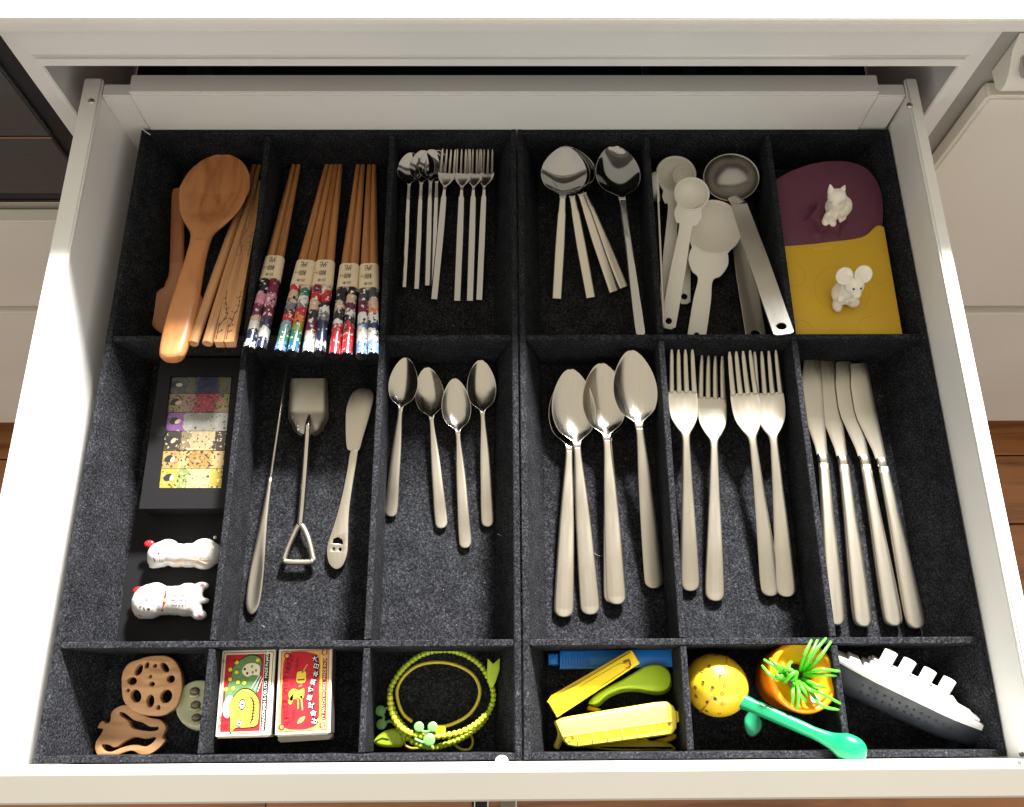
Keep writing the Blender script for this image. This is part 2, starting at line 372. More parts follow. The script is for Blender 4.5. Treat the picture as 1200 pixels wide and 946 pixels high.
# right neighbour
t = Thing('cabinet_front', 'white drawer fronts with grey grip recess right of the drawer', 'drawer fronts', (.9, YC + .3, FZ))
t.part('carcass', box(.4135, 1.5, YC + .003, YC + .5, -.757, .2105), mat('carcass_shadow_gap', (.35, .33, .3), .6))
t.part('drawer_front', box(.428, 1.5, YC - .017, YC + .0022, -.2885, .131), WHITE2, bevel=.003, seg=3, smooth=True)
t.part('drawer_front', box(.428, 1.5, YC - .017, YC + .0022, -.757, -.3135), WHITE2, bevel=.003, smooth=True)
t.part('grip_rail', box(.429, 1.5, YC - .008, YC + .002, -.3045, -.2965), WHITE2, bevel=.001)
gr = [(YC + .002, .143), (YC - .018, .143), (YC - .024, .148), (YC - .024, .156), (YC - .019, .164), (YC - .004, .176), (YC + .002, .190)]
n_ = len(gr)
V = [Vector((.4285, y, z)) for y, z in gr] + [Vector((1.5, y, z)) for y, z in gr]
g = t.part('handle_rail', (V, [tuple(range(n_)), tuple(range(n_, 2 * n_))] + [(i, (i + 1) % n_, n_ + (i + 1) % n_, n_ + i) for i in range(n_)]), WHITE2, smooth=True)
t.part('grip_insert', box(.4365, 1.5, YC - .026, YC - .006, .1655, .1735), mat('grey_grip', (.42, .38, .36), .4), under=g, bevel=.001)
t.part('plinth', box(.4135, 1.5, YC + .06, YC + .075, FZ, -.758), BLACKP)

# dark metal strips on the floor in front of the drawer
t = Thing('floor_strip', 'dark metal strip with bright edges on the floor below the drawer front', 'floor strip', (-.06, -.3, FZ))
x0 = P(553, 942, FZ).x; x1 = P(571, 942, FZ).x
t.part('strip', box(x0, x1, -.9, -.03, FZ + .0012, FZ + .004), BLACKP, bevel=.0008)
t.part('edge', box(x1, x1 + .0025, -.9, -.03, FZ + .0012, FZ + .006), BRIGHT)
t.part('edge', box(x0 + .004, x0 + .006, -.9, -.03, FZ + .0042, FZ + .006), BRIGHT)
x0 = P(586, 942, FZ).x; x1 = P(604, 942, FZ).x
t = Thing('floor_strip', 'grey brown metal strip on the floor, right of the black strip', 'floor strip', (.01, -.3, FZ))
t.part('strip', box(x0, x1, -.9, -.03, FZ + .0012, FZ + .005), mat('grey_metal', (.25, .22, .18), .4, 1.), bevel=.0008)
t.part('edge', box(x1, x1 + .0025, -.9, -.03, FZ + .0012, FZ + .007), BRIGHT)

# ================================================================== DRAWER
RZ = .109
LT, LB, RT, RB = -.3905, -.386, .3685, .374
DL, DR = .5835, -.001
t = Thing('drawer', 'white metal kitchen drawer pulled open, holding two felt organizers', 'drawer', (0, .29, -.008))
t.part('bottom_panel', box(-.395, .377, DR - .002, DL + .002, -.016, -.0085), WHITE)
for s, it, ib, ot in ((-1, LT, LB, -.4065), (1, RT, RB, .3785)):
    w_ = t.part('side_wall', hexa([(ib, DR, -.008), (ib, DL, -.008), (ot, DL + .008, -.008), (ot, DR, -.008)], [(it, DR, RZ - .006), (it, DL, RZ - .006), (ot, DL + .008, RZ - .006), (ot, DR, RZ - .006)]), WHITE)
    t.part('top_rail', box(min(it, ot) - .0008, max(it, ot) + .0008, DR, DL + .016, RZ - .0055, RZ), WHITE, bevel=.0016, seg=3, smooth=True)
    cx = F(106, 119, DL - .012).x if s < 0 else F(1066, 124, DL - .012).x
    c_ = P(107, 119, RZ) if s < 0 else P(1066, 124, RZ)
    t.part('bolt', xf(ball((0, 0, 0), .0032, (1, 1, .5)), Matrix.Translation((c_.x, c_.y, RZ + .0002))), BRIGHT, smooth='all')
    t.part('corner_bracket', box(it + .0005, it + .028, DL - .002, DL + .012, -.007, RZ - .004) if s < 0 else box(it - .028, it - .0005, DL - .002, DL + .012, -.007, RZ - .004), WHITE, bevel=.001)
t.part('back_wall', box(LT + .029, RT - .029, DL - .004, DL + .0115, -.007, RZ - .0005), WHITE, bevel=.001)
t.part('back_top_rail', box(LT + .0288, RT - .0288, DL - .0042, DL + .0165, RZ, RZ + .0035), WHITE, bevel=.001)
t.part('front_panel', hexa([(-.44, -.0262, -.105), (.43, -.0262, -.105), (.43, DR - .0045, -.105), (-.44, DR - .0045, -.105)], [(-.44, -.0262, RZ - .0118), (.43, -.0262, RZ - .0118), (.43, DR - .0045, RZ - .0012), (-.44, DR - .0045, RZ - .0012)]), mat('cream_front_panel', (.66, .63, .56), .4, vary=.03, vscale=5), bevel=.0015, smooth=True)
t.part('front_inner', box(-.3865, .369, DR - .0043, DR, -.008, RZ - .0035), WHITE, bevel=.0008)
c_ = P(588, 893, .075)
t.part('bolt', xf(ball((0, 0, 0), .005, (1, .8, 1)), Matrix.Translation((c_.x, DR + .001, .075))), WHITE, smooth='all')
c_ = P(1198, 884, RZ); t.part('screw', xf(ball((0, 0, 0), .002, (1, 1, .3)), Matrix.Translation((c_.x - .0005, c_.y, RZ))), mat('dark_screw', (.1, .1, .1), .4, 1.))

# ================================================================== FELT ORGANIZERS
H = .059; TF = .0052; SL = .0229; INL = .5795
Y1, Y2 = .3535, .0866                         # tops of the two cross dividers (front-back centre lines)
def organizer(x0, x1, label, sx):
    t = Thing('felt_organizer', label, 'drawer organizer', ((x0 + x1) / 2, INL / 2, -.004), 'felt drawer organizers')
    t.part('floor_sheet', box(x0 + SL - .001, x1 - SL + .001, TF + .0003, INL - TF - .0003, -.0042, 0), FELT)
    yb0, yb1 = .012, INL - .012
    def wall(tops, bots, nrm):                # a leaning sheet: two top points, two bottom points, thickness along nrm
        n = Vector(nrm) * TF
        a, b = [Vector(p) for p in tops], [Vector(p) for p in bots]
        return hexa([b[0], b[1], b[1] + n, b[0] + n], [a[0], a[1], a[1] + n, a[0] + n])
    t.part('outer_wall', wall([(x0, 0, H), (x0, INL, H)], [(x0 + SL - TF, .0003, -.004), (x0 + SL - TF, INL - .0003, -.004)], (1, 0, 0)), FELT, bevel=.0007, seg=1)
    t.part('outer_wall', wall([(x1, INL, H), (x1, 0, H)], [(x1 - SL + TF, INL - .0003, -.004), (x1 - SL + TF, .0003, -.004)], (-1, 0, 0)), FELT, bevel=.0007, seg=1)
    t.part('outer_wall', wall([(x0 + TF + .0003, INL, H - .0004), (x1 - TF - .0003, INL, H - .0004)], [(x0 + SL, INL, -.004), (x1 - SL, INL, -.004)], (0, -1, 0)), FELT, bevel=.0007, seg=1)
    t.part('outer_wall', wall([(x1 - TF - .0003, 0, H - .0004), (x0 + TF + .0003, 0, H - .0004)], [(x1 - SL, 0, -.004), (x0 + SL, 0, -.004)], (0, 1, 0)), FELT, bevel=.0007, seg=1)
    e = TF + .0006; h = H - .0012
    def lean(z): return SL * (1 - z / H)
    for yy in (Y1, Y2):
        t.part('cross_divider', hexa([(x0 + SL + .0004, yy - TF / 2, 0), (x1 - SL - .0004, yy - TF / 2, 0), (x1 - SL - .0004, yy + TF / 2, 0), (x0 + SL + .0004, yy + TF / 2, 0)],
              [(x0 + e, yy - TF / 2, h), (x1 - e, yy - TF / 2, h), (x1 - e, yy + TF / 2, h), (x0 + e, yy + TF / 2, h)]), FELT, bevel=.0006, seg=1)
    for xx in sx:
        for (ya, yb, ea, eb) in ((Y1 + TF / 2 + .0005, INL, 0, 1), (Y2 + TF / 2 + .0005, Y1 - TF / 2 - .0005, 0, 0), (0, Y2 - TF / 2 - .0005, 1, 0)):
            yat, ybt = ya + (e if ea else 0), yb - (e if eb else 0)
            yab, ybb = ya + (e if ea else 0), yb - (e if eb else 0)
            w0 = TF / 2
            t.part('partition', hexa([(xx - w0, yab, 0), (xx + w0, yab, 0), (xx + w0, ybb, 0), (xx - w0, ybb, 0)], [(xx - w0, yat, h - .0006), (xx + w0, yat, h - .0006), (xx + w0, ybt, h - .0006), (xx - w0, ybt, h - .0006)]), FELT, bevel=.0006, seg=1)
    return t
organizer(-.3702, -.0006, 'charcoal felt organizer with chopsticks and teaspoons, left half of the drawer', (-.2455, -.1230))
tR = organizer(.0006, .3700, 'charcoal felt organizer with table forks and knives, right half of the drawer', (.1285, .2490))
# small bright clips seen at the rear left corner of the left organizer
c1, c2 = P(163, 149, H + .001), P(176, 158, H + .001)
tg = Thing('plastic_tag', 'thin white plastic tag at the rear left organizer corner', 'tag', c1)
tg.part('tag_strip', box(c1.x, c1.x + .0015, c2.y, c1.y, H + .0005, H + .0012) if False else tube([c1, (c1 + c2) / 2, c2], .0005, 6), mat('white_plastic', (.8, .8, .78), .4))
# ================================================================== CUTLERY PROTOTYPES (local: handle end at 0, tip at +Y)
def endcap(w_, z, t, k=9):                    # half-round end of a flat handle
    return [(0, .85 * w_ * (1 - math.cos(a * math.pi / 2 / k)), z, max(w_ * .10, w_ * math.sin(a * math.pi / 2 / k) ** .8), t * (.6, .8, .92, 1)[min(a, 3)], 0) for a in range(k)]
def spoon_keys(L, bl, bw_, hw, wend, neck, zend=.003, zneck=.012, zb=.010, dish=.009, thick=.0022):
    """handle + bowl sections. bl bowl length, bw_ bowl half width"""
    y0 = L - bl
    handle = endcap(wend * .99, zend, thick * 1.1) + interp([(0, wend * .85, zend, wend * .995, thick * 1.1, 0), (0, .016, zend + .0006, wend, thick * 1.12, 0),
                     (0, L * .22, zend + .003, wend * .9, thick * 1.2, 0), (0, L * .42, zneck * .75 + zend * .2, wend * .68 + .0002, thick * 1.25, 0),
                     (0, y0 - L * .07, zneck, neck * 1.05, thick * 1.5, 0), (0, y0 - L * .02, zneck + .0005, neck, thick * 1.5, 0)], 5)
    bowl = []
    N = 22
    for i in range(N + 1):
        s = i / N; yy = y0 - L * .02 + s * (bl + L * .02)
        q = (yy - y0) / bl
        # egg outline, widest beyond the middle
        if q <= 0: wdt = neck * (1 + .15 * (1 + q * bl / (L * .02)))
        else:
            e = max(0., min(1., q)); wdt = bw_ * (math.sin(math.pi * e ** .86)) ** .62 if 0 < e < 1 else 0
            if e < .16: wdt = max(wdt * (e / .16) ** .5, neck * 1.15)
        dp = dish * max(0, math.sin(math.pi * min(1, max(0, q)) ** .9)) ** .8 if q > 0 else 0
        z = zneck + .0005 + (zb - zneck) * min(1, max(0, q) * 2.2)
        bowl.append((0, yy, z, max(wdt, .0006), thick * (.75 if q > .1 else 1.2), dp))
    return handle, bowl
def spoon(name, label, L, bl, bw_, wend, neck, group, m=STEEL, mb=BRIGHT, flat=False, cat='spoon', **k):
    t = Thing(name, label, cat, (0, 0, 0), group)
    h, b = spoon_keys(L, bl, bw_, 0, wend, neck, **k)
    if flat:
        th = .0026; y0 = L - bl; zn = k.get('zneck', .012); ze = k.get('zend', .003)
        h = [(0, 0, ze, wend * .97, th, 0), (0, .0008, ze, wend, th, 0), (0, y0 * .5, (ze + zn) / 2, wend * .97, th, 0), (0, y0 * .82, zn, wend * .8, th, 0), (0, y0 * .84, zn, neck * 1.2, th, 0), (0, y0 - L * .02, zn + .0005, neck, th, 0)]
    t.part('handle', loft(h, 13), POLH if m is POLI else m, smooth=True)
    t.part('bowl', loft(b, 13), mb, smooth='all')
    return t.o
def fork(name, label, L, group, W=.0133, wend=.0084, neck=.0034, m=STEEL, mb=STEEL, hl=.395, tl=.175, flat=False, tines=4, gapf=.46):
    t = Thing(name, label, 'fork', (0, 0, 0), group)
    yh = L * (1 - hl); yt = L * (1 - tl)
    if not flat:
        h = endcap(wend * .99, .003, .0025) + interp([(0, wend * .85, .003, wend * .995, .0025, 0), (0, .018, .0036, wend, .0026, 0), (0, L * .2, .006, wend * .86, .0027, 0),
                    (0, L * .42, .0085, wend * .58, .0029, 0), (0, L * .56, .0100, neck * 1.1, .0034, 0), (0, yh, .0102, neck, .0034, 0)], 5)
    else:
        h = [(0, 0, .003, wend * .97, .0022, 0), (0, .0008, .003, wend, .0022, 0), (0, L * .45, .007, wend, .0022, 0), (0, yh * .93, .011, wend * .9, .0022, 0), (0, yh * .95, .0115, neck * 1.2, .0025, 0), (0, yh, .012, neck, .0025, 0)]
    t.part('handle', loft(h, 13), POLH if m is POLI else m, smooth=True)
    hd = interp([(0, yh - .0002, .0102, neck * 1.02, .0032, 0), (0, yh + L * .03, .0098, neck * 1.25, .003, 0), (0, yh + L * .062, .0085, W * .60, .0022, .0008), (0, yh + L * .10, .0070, W * .88, .0019, .0014), (0, yh + L * .14, .0059, W * .99, .0019, .0016), (0, (yh + L * .14 + yt) / 2 + .002, .0051, W, .0018, .0018), (0, yt, .0045, W * .97, .0018, .0012)], 4)
    parts = [loft(hd, 11)]
    tw = 2 * W / (tines + (tines - 1) * gapf); gp = tw * gapf
    for i in range(tines):
        xc = -W * .97 + tw / 2 + i * (tw + gp) * .97
        ks = []
        for s in range(9):
            q = s / 8; yy = yt - .0012 + q * (L - yt + .0012)
            xs = xc * (1 - .03 * q) * (1 - .06 * q); wd = tw / 2 * (1 - .30 * q) * (1 if q < .9 else .62)
            z = .0047 + .0035 * q * q + (abs(xc) / W) ** 2 * .001
            ks.append((xs, yy, z, wd, .0017 * (1 - .3 * q), 0))
        parts.append(loft(ks, 5))
    t.part('head', join(*parts), mb, smooth=True)
    return t.o
def put(o, A, zA, B, zB, L, label=None, roll=0.):
    row = 1 if P(*A, 0).y > Y1 - .02 and P(*B, .01).y > Y1 + .03 else 2
    lim = INL - TF - .0015 if row == 1 else Y1 - TF / 2 - .0012
    z0_ = zB; z_ = .001
    while P(*B, z_ + .005).y > lim and z_ < .05: z_ += .0005
    zB = max(zB, z_ + .55 * z0_)
    a, b = P(*A, zA), P(*B, zB)
    M = frame(a, b, roll, 1.0); s = (b - a).length / L
    M = M @ Matrix.Diagonal((1, s, 1, 1)) if abs(s - 1) < .12 else M @ Matrix.Scale(s, 4)
    if label is None: o.matrix_world = M; return o
    return dup(o, label, mtx=M)

# ------------------------------------------------ row 2: dinner forks
G = 'large brushed dinner forks'
fk = fork('dinner_fork', 'brushed steel dinner fork leftmost of the four, against the partition', .226, G)
put(fk, (808, 693), .0015, (797, 413), .004, .226)
put(fk, (837, 705), .0015, (832, 421), .004, .226, 'brushed steel dinner fork with the lowest handle end, second from the left')
put(fk, (903, 699), .0015, (864, 415), .010, .226, 'brushed steel dinner fork slanting to the right, its handle end touching the rightmost fork')
put(fk, (922, 700), .004, (896, 415), .004, .226, 'brushed steel dinner fork rightmost of the four, with a shaded handle end', roll=-.22)
# ------------------------------------------------ row 2: table spoons
G = 'large brushed table spoons'
sp = spoon('table_spoon', 'brushed steel table spoon on top of another, leftmost bowl', .232, .077, .0203, .0084, .0034, G, zb=.0115, dish=.0085)
put(sp, (692, 721), .0015, (667, 436), .0075, .232)
put(sp, (660, 724), .0015, (669, 441), .0015, .232, 'brushed steel table spoon lying underneath, its handle end farthest left')
put(sp, (723, 709), .0045, (703, 429), .0105, .232, 'brushed steel table spoon second bowl from the right, straight handle')
put(sp, (719, 708), .001, (708, 433), .0015, .232, 'brushed steel table spoon hidden beneath the middle one, only an edge of its handle showing')
put(sp, (767, 690), .002, (737, 413), .0035, .232, 'brushed steel table spoon rightmost, with the highest bowl')
# ------------------------------------------------ row 2: tea spoons
G = 'brushed teaspoons'
ts = spoon('teaspoon', 'small teaspoon leftmost of four, leaning to the left', .150, .0505, .0137, .0057, .0023, G, zb=.008, dish=.006, zneck=.009, zend=.0025, thick=.0018)
put(ts, (458, 606), .001, (477, 421), .003, .150)
put(ts, (518, 620), .001, (501, 433), .0015, .150, 'small teaspoon second from the left, between two others')
put(ts, (546, 643), .001, (533, 446), .0055, .150, 'small teaspoon lying lowest of the four, overlapping its neighbour')
put(ts, (572, 618), .001, (563, 424), .0015, .150, 'small teaspoon rightmost of four, nearest the shaded felt wall')
# ------------------------------------------------ row 2: table knives
def knife(label, L, G):
    t = Thing('table_knife', label, 'knife', (0, 0, 0), G)
    yb = L * .60
    h = endcap(.0082, .005, .0066) + interp([(0, .0070, .005, .0082, .0066, 0), (0, .018, .005, .0085, .0070, 0), (0, L * .2, .0053, .0076, .0070, 0), (0, L * .4, .0056, .0057, .0062, 0), (0, yb - .004, .006, .0045, .0052, 0)], 5)
    t.part('handle', loft(h, 13), STEEL, smooth='all')
    t.part('bolster', loft([(0, yb - .004, .006, .0046, .0053, 0), (0, yb - .002, .006, .0050, .0055, 0), (0, yb + .002, .006, .0050, .0048, 0), (0, yb + .0045, .0055, .0050, .0035, 0)], 9), BRIGHT, smooth=True)
    V = []; Fc = []
    pts = [(yb + .004, -.0050, .0050), (yb + .012, -.0062, .0050), (yb + .028, -.0105, .0050), (yb + .042, -.0142, .0051), (yb + .052, -.0152, .0052), (yb + .075, -.0142, .0054), (L - .010, -.0118, .0056), (L - .002, -.0108, .0054), (L, -.0100, .0046)]
    secs = [((a + b) / 2, yy, .0045, (b - a) / 2, .0016, 0) for yy, a, b in pts]
    t.part('blade', loft(secs, 7), STEEL, smooth=True)
    return t.o
G = 'brushed table knives'
kn = knife('brushed table knife leftmost, half hidden behind the partition edge', .243, G)
put(kn, (977, 734), .002, (953, 424), .002, .243)
put(kn, (1009, 736), .002, (971, 426), .002, .243, 'brushed table knife second from the left, broad blade fully in view')
put(kn, (1045, 735), .002, (990, 426), .0045, .243, 'brushed table knife third from the left, handle beside the rightmost one')
put(kn, (1071, 738), .002, (1007, 428), .007, .243, 'brushed table knife rightmost, its blade on top of the next')
# ------------------------------------------------ row 1: small polished spoons and forks
G = 'small polished spoons with square handles'
ps = spoon('small_polished_spoon', 'small mirror-polished spoon leftmost, its bowl on top of the nested spoons', .150, .037, .0128, .0032, .002, G, m=POLI, mb=POLI, flat=True, zb=.009, dish=.006, zneck=.010, thick=.0014)
put(ps, (473, 338), .001, (483, 183), .010, .150)
put(ps, (488, 340), .001, (497, 180), .0075, .150, 'small mirror-polished spoon second handle from the left')
put(ps, (501, 336), .001, (507, 179), .005, .150, 'small mirror-polished spoon third handle from the left, nested under two bowls')
put(ps, (509, 335), .001, (514, 180), .002, .150, 'small mirror-polished spoon lying behind the leftmost cake fork')
G = 'small polished cake forks'
pf = fork('cake_fork', 'small polished cake fork leftmost, handle slanting down-left', .150, G, W=.0088, wend=.0036, neck=.0018, m=POLI, mb=BRIGHT, hl=.29, tl=.19, flat=True)
put(pf, (509, 352), .004, (527, 180), .013, .150)
put(pf, (536, 354), .003, (544, 180), .010, .150, 'small polished cake fork second from the left, upright')
put(pf, (551, 354), .002, (557, 180), .006, .150, 'small polished cake fork third from the left, upright')
put(pf, (562, 353), .001, (570, 180), .002, .150, 'small polished cake fork rightmost of four')
# ------------------------------------------------ row 1: soup spoons
G = 'polished soup spoons with square handles'
ss = spoon('soup_spoon', 'polished round soup spoon on top of the stack, handle pointing down', .155, .052, .0228, .0050, .003, G, m=STEEL, mb=POLI, flat=True, zb=.012, dish=.010, zneck=.012, thick=.0016)
put(ss, (652, 351), .002, (662, 177), .022, .155)
put(ss, (692, 350), .002, (657, 178), .014, .155, 'polished round soup spoon in the stack, second handle from the left')
put(ss, (719, 343), .002, (658, 178), .008, .155, 'polished round soup spoon in the stack, third handle from the left')
put(ss, (731, 338), .002, (657, 180), .002, .155, 'polished round soup spoon lowest in the stack, its handle farthest right')
sv = spoon('serving_spoon', 'long polished serving spoon with tapered handle leaning on the divider', .19, .060, .0195, .0042, .0028, None, m=POLI, mb=POLI, cat='spoon', zb=.012, dish=.010, zneck=.013, thick=.002)
put(sv, (751, 396), .045, (717, 180), .004, .19)

# ------------------------------------------------ row 2: shovel spoon, stirrer, butter knife
c = P(357, 560, 0)
t = Thing('shovel_spoon', 'steel spoon shaped like a shovel with a D-shaped grip', 'spoon', c)
V = []; Fc = []
NX, NY = 21, 29
for j in range(NY):
    q = j / (NY - 1)
    # outline row from blade top (q=0) to shoulder (q=1)
    py = 443.5 + 64 * q
    wpx = 22.6 + .9 * math.sin(math.pi * (q - .3))
    if q < .09: wpx -= 1.6 * (1 - q / .09)
    if q > .70: wpx *= math.cos((q - .70) / .30 * math.pi / 2 * .90) ** .62
    for i in range(NX):
        u = -1 + 2 * i / (NX - 1)
        px = 361.5 - 1.2 * (q - .5) + u * wpx
        z = .0035 + .0042 * abs(u) ** 5 + .004 * max(0, q - .62) / .38 + .0012 * (1 - u * u) * (1 - q) - (.0 if q < .6 else 0)
        V.append(P(px, py + 4 * (u * u) * (q > .86), z))
n0 = len(V)
V += [v - Vector((0, 0, .0016)) for v in V]
for j in range(NY - 1):
    for i in range(NX - 1):
        a = j * NX + i; Fc.append((a, a + 1, a + NX + 1, a + NX)); Fc.append((n0 + a, n0 + a + NX, n0 + a + NX + 1, n0 + a + 1))
bd = [i for i in range(NX)] + [j * NX + NX - 1 for j in range(1, NY)] + [(NY - 1) * NX + i for i in range(NX - 2, -1, -1)] + [j * NX for j in range(NY - 2, 0, -1)]
for a, b in zip(bd, bd[1:] + bd[:1]): Fc.append((a, b, b + n0, a + n0))
t.part('blade', (V, Fc), STEEL, smooth=True)
st = [P(361, 500, .0130), P(360.5, 508, .0115), P(359, 530, .011), P(355, 585, .0095), P(352, 616, .009)]
t.part('shaft', tube(catmull([P(362.5, 486, .0085)] + st, 6, False), lambda i: .0006 + min(.0026, .0005 * i), 10), BRIGHT, smooth='all')
gp = [P(352, 615, .009), P(343, 629, .0085), P(334, 652, .008), P(334.5, 658, .008), P(350, 659, .008), P(366, 658, .008), P(366.5, 652, .008), P(361, 630, .0085)]
t.part('grip', tube(catmull(gp, 6, True), .0026, 8, True), STEEL, smooth='all')
lt = Matrix.Translation(P(355.5, 578, .0123)) @ frame(Vector((0, 0, 0)), (P(352, 616, .009) - P(359, 530, .011))).to_3x3().to_4x4()
t.part('engraving', lettering('STAINLESS', .0034, lt @ Matrix.Rotation(math.pi / 2, 4, 'Z'), spacing=1.15), mat('engraved_mark', (.12, .10, .08), .5, .6))

t = Thing('stirring_spoon', 'long thin steel stirrer with a narrow paddle end, left of the shovel spoon', 'stirrer', P(315, 600, 0))
A, B = P(295, 720, .003), P(337, 424, .020)
M = frame(A, B); L = (B - A).length
pk = interp([(0, 0, .001, .0012, .0014, 0), (0, .003, .0012, .0040, .0018, 0), (0, .012, .002, .0062, .0022, .0012), (0, .035, .003, .0062, .0024, .0016), (0, .06, .0035, .0046, .0028, .0006), (0, .085, .003, .0030, .0030, 0), (0, .12, .002, .0016, .0030, 0)], 5)
t.part('paddle', xf(loft(pk, 9), M), STEEL, smooth='all')
t.part('rod', xf(tube([(0, .118, .002), (0, .16, .001), (0, L, 0)], lambda i: (.0015, .0014, .0010)[i], 8), M), STEEL, smooth='all')

t = Thing('butter_knife', 'small steel butter knife with a smiling face cut through its handle', 'knife', P(410, 560, 0))
ol = [(429, 455), (435, 457), (438, 466), (434, 485), (426, 512), (422, 526), (418, 529), (409, 528), (406, 522), (405, 500), (406, 478), (412, 462), (420, 456)]
pts = catmull([P(x, y, .0045) for x, y in ol], 4)
t.part('blade', prism(pts, .0035, .0052, rnd=.0006), STEEL, smooth=True)
ha = [(411, 528), (419, 528), (418, 540), (413, 570), (409, 600), (408, 630), (407, 648), (402, 662), (394, 667), (386, 661), (383, 648), (385, 634), (393, 610), (401, 580), (407, 550)]
def eye(x, y, rx, ry): c = P(x, y, .006); return circle(c.x, c.y, rx, ry, 10)
mo = [(389.5, 636.5), (398.5, 637.5), (402, 638), (401, 632.5), (396, 629.5), (391, 631.5)]
t.part('handle', prism(catmull([P(x, y, .006) for x, y in ha], 4), .0030, .0060, holes=[eye(391, 643.5, .0012, .0017), eye(398.5, 644, .0012, .0017), [P(x, y, .006) for x, y in mo]], rnd=.0006), STEEL, smooth=True)

# ------------------------------------------------ row 1: wooden spoons
def wspoon(label, keys, end, tip, zE, zT, m):
    a, b = P(*end, zE), P(*tip, zT); L = (b - a).length
    t = Thing('wooden_spoon', label, 'spoon', a, 'wooden spoons')
    M = frame(a, b)
    sc = [(x, y * L, z, hw, tt, d) for x, y, z, hw, tt, d in keys]
    hn = [s for s in sc if s[1] <= .52 * L + 1e-6]; bw2 = [s for s in sc if s[1] >= .52 * L - 1e-6]
    t.part('handle', xf(loft(interp(hn, 6), 15), M), m, smooth=True); t.part('bowl', xf(loft(interp(bw2, 4), 15), M), m, smooth=True)
kk = [(0, 0, 0, .002, .006, 0), (0, .006, 0, .0072, .010, 0), (0, .03, 0, .0112, .013, 0), (0, .12, 0, .0130, .014, 0), (0, .25, .001, .0122, .0135, 0), (0, .42, .002, .0096, .0125, 0), (0, .50, .002, .0092, .0115, 0), (0, .52, .002, .0094, .0112, 0),
      (0, .57, .002, .0112, .009, .0008), (0, .63, .001, .0205, .006, .002), (0, .70, 0, .0290, .0045, .0070)] + [(0, .80 + .2 * math.sin(a * math.pi / 20), 0, max(.0008, .0345 * math.cos(a * math.pi / 20)), .004, .0105 * math.cos(a * math.pi / 20) ** 1.3) for a in range(11)]
wspoon('large cherry wood spoon on top, its handle over the felt divider', kk, (200, 423), (262, 181), .070, .024, CHERRY2)
k2 = [(0, 0, 0, .0030, .004, 0), (0, .01, 0, .0058, .0055, 0), (0, .1, 0, .0068, .006, 0), (0, .3, 0, .0068, .006, 0), (0, .5, 0, .0072, .006, 0), (0, .52, 0, .0073, .006, 0), (0, .60, 0, .0080, .0055, .0003), (0, .645, 0, .0110, .0052, .0008)] + [(0, .825 + .175 * math.sin(a * math.pi / 20), 0, max(.0008, .0262 * math.cos(a * math.pi / 20)), .0045, .004 * math.cos(a * math.pi / 20) ** 1.5) for a in range(-7, 11)]
wspoon('darker wooden spoon lying beneath, bowl towards the front', k2, (209, 222), (206, 394), .012, .010, CHERRY)

# ------------------------------------------------ row 1: chopsticks
def stick(A, B, w0, w1, sides=8, sq=.9):
    M = frame(A, B); L = (B - A).length; V = []; Fc = []
    ys = [(0, w0 * .9), (.0008, w0), (L * .35, w0 * .93 + w1 * .07), (L - .001, w1), (L, w1 * .7)]
    for yy, r in ys:
        for j in range(sides):
            a = 2 * math.pi * (j + .5) / sides
            V.append(M @ Vector((r * math.cos(a), yy, r * math.sin(a) * sq)))
    for k in range(len(ys) - 1):
        for j in range(sides): Fc.append((k * sides + j, k * sides + (j + 1) % sides, (k + 1) * sides + (j + 1) % sides, (k + 1) * sides + j))
    Fc.append(tuple(range(sides))); Fc.append(tuple(range((len(ys) - 1) * sides, len(ys) * sides)))
    return V, Fc
def one_stick(name, label, end, tip, w0, w1, m, zE=.0665, zT=.006, sides=8, group=None, **k):
    A, B = P(*end, zE), P(*tip, zT)
    o = mk(name, *stick(A, B, w0, w1, sides, **k), m, loc=A.copy(), smooth=True)
    # re-root the mesh so that its own Y axis runs along the stick (the grain follows it)
    M = frame(A, B); inv = M.to_3x3().inverted()
    for v in o.data.vertices: v.co = inv @ v.co
    o.matrix_world = M
    o['label'] = label; o['category'] = 'chopstick'
    if group: o['group'] = group
    return o
g_ = 'plain bamboo chopsticks'
one_stick('chopstick', 'plain round bamboo chopstick nearest the wooden spoon', (226, 403), (299, 193), .0049, .0026, BAMBOO, sides=12, group=g_)
one_stick('chopstick', 'plain round bamboo chopstick, right one of the two unprinted ones', (243, 403), (305, 193), .0049, .0026, BAMBOO, sides=12, group=g_)
def branch_marks(o, L, seed, wd):
    rr = random.Random(seed); parts = []
    def twig(x, y, ang, ln, w):
        x2, y2 = x + ln * math.sin(ang), y + ln * math.cos(ang)
        x2 = max(-wd, min(wd, x2)); dx, dy = x2 - x, y2 - y; d = math.hypot(dx, dy) or 1; nx, ny = -dy / d * w, dx / d * w
        parts.append(([(x - nx, y - ny, 0), (x + nx, y + ny, 0), (x2 + nx * .6, y2 + ny * .6, 0), (x2 - nx * .6, y2 - ny * .6, 0)], [(0, 1, 2, 3)]))
        return x2, y2
    x, y = -wd * .8, .003
    while y < L * .62:
        a = rr.uniform(-.5, .55); x, y = twig(x, y, a, rr.uniform(.005, .009), .00035)
        for _ in range(2):
            bx, by = twig(x, y, rr.choice((-1, 1)) * rr.uniform(.5, 1.2), rr.uniform(.002, .005), .0002)
            if rr.random() < .75:
                q = circle(bx, by, rr.uniform(.0004, .0008), n=6); parts.append(([tuple(v) for v in q], [tuple(range(6))]))
    return join(*parts)
INK = mat('brown_ink', (.035, .015, .012), .6); BLACKINK = mat('black_ink', (.012, .012, .012), .5)
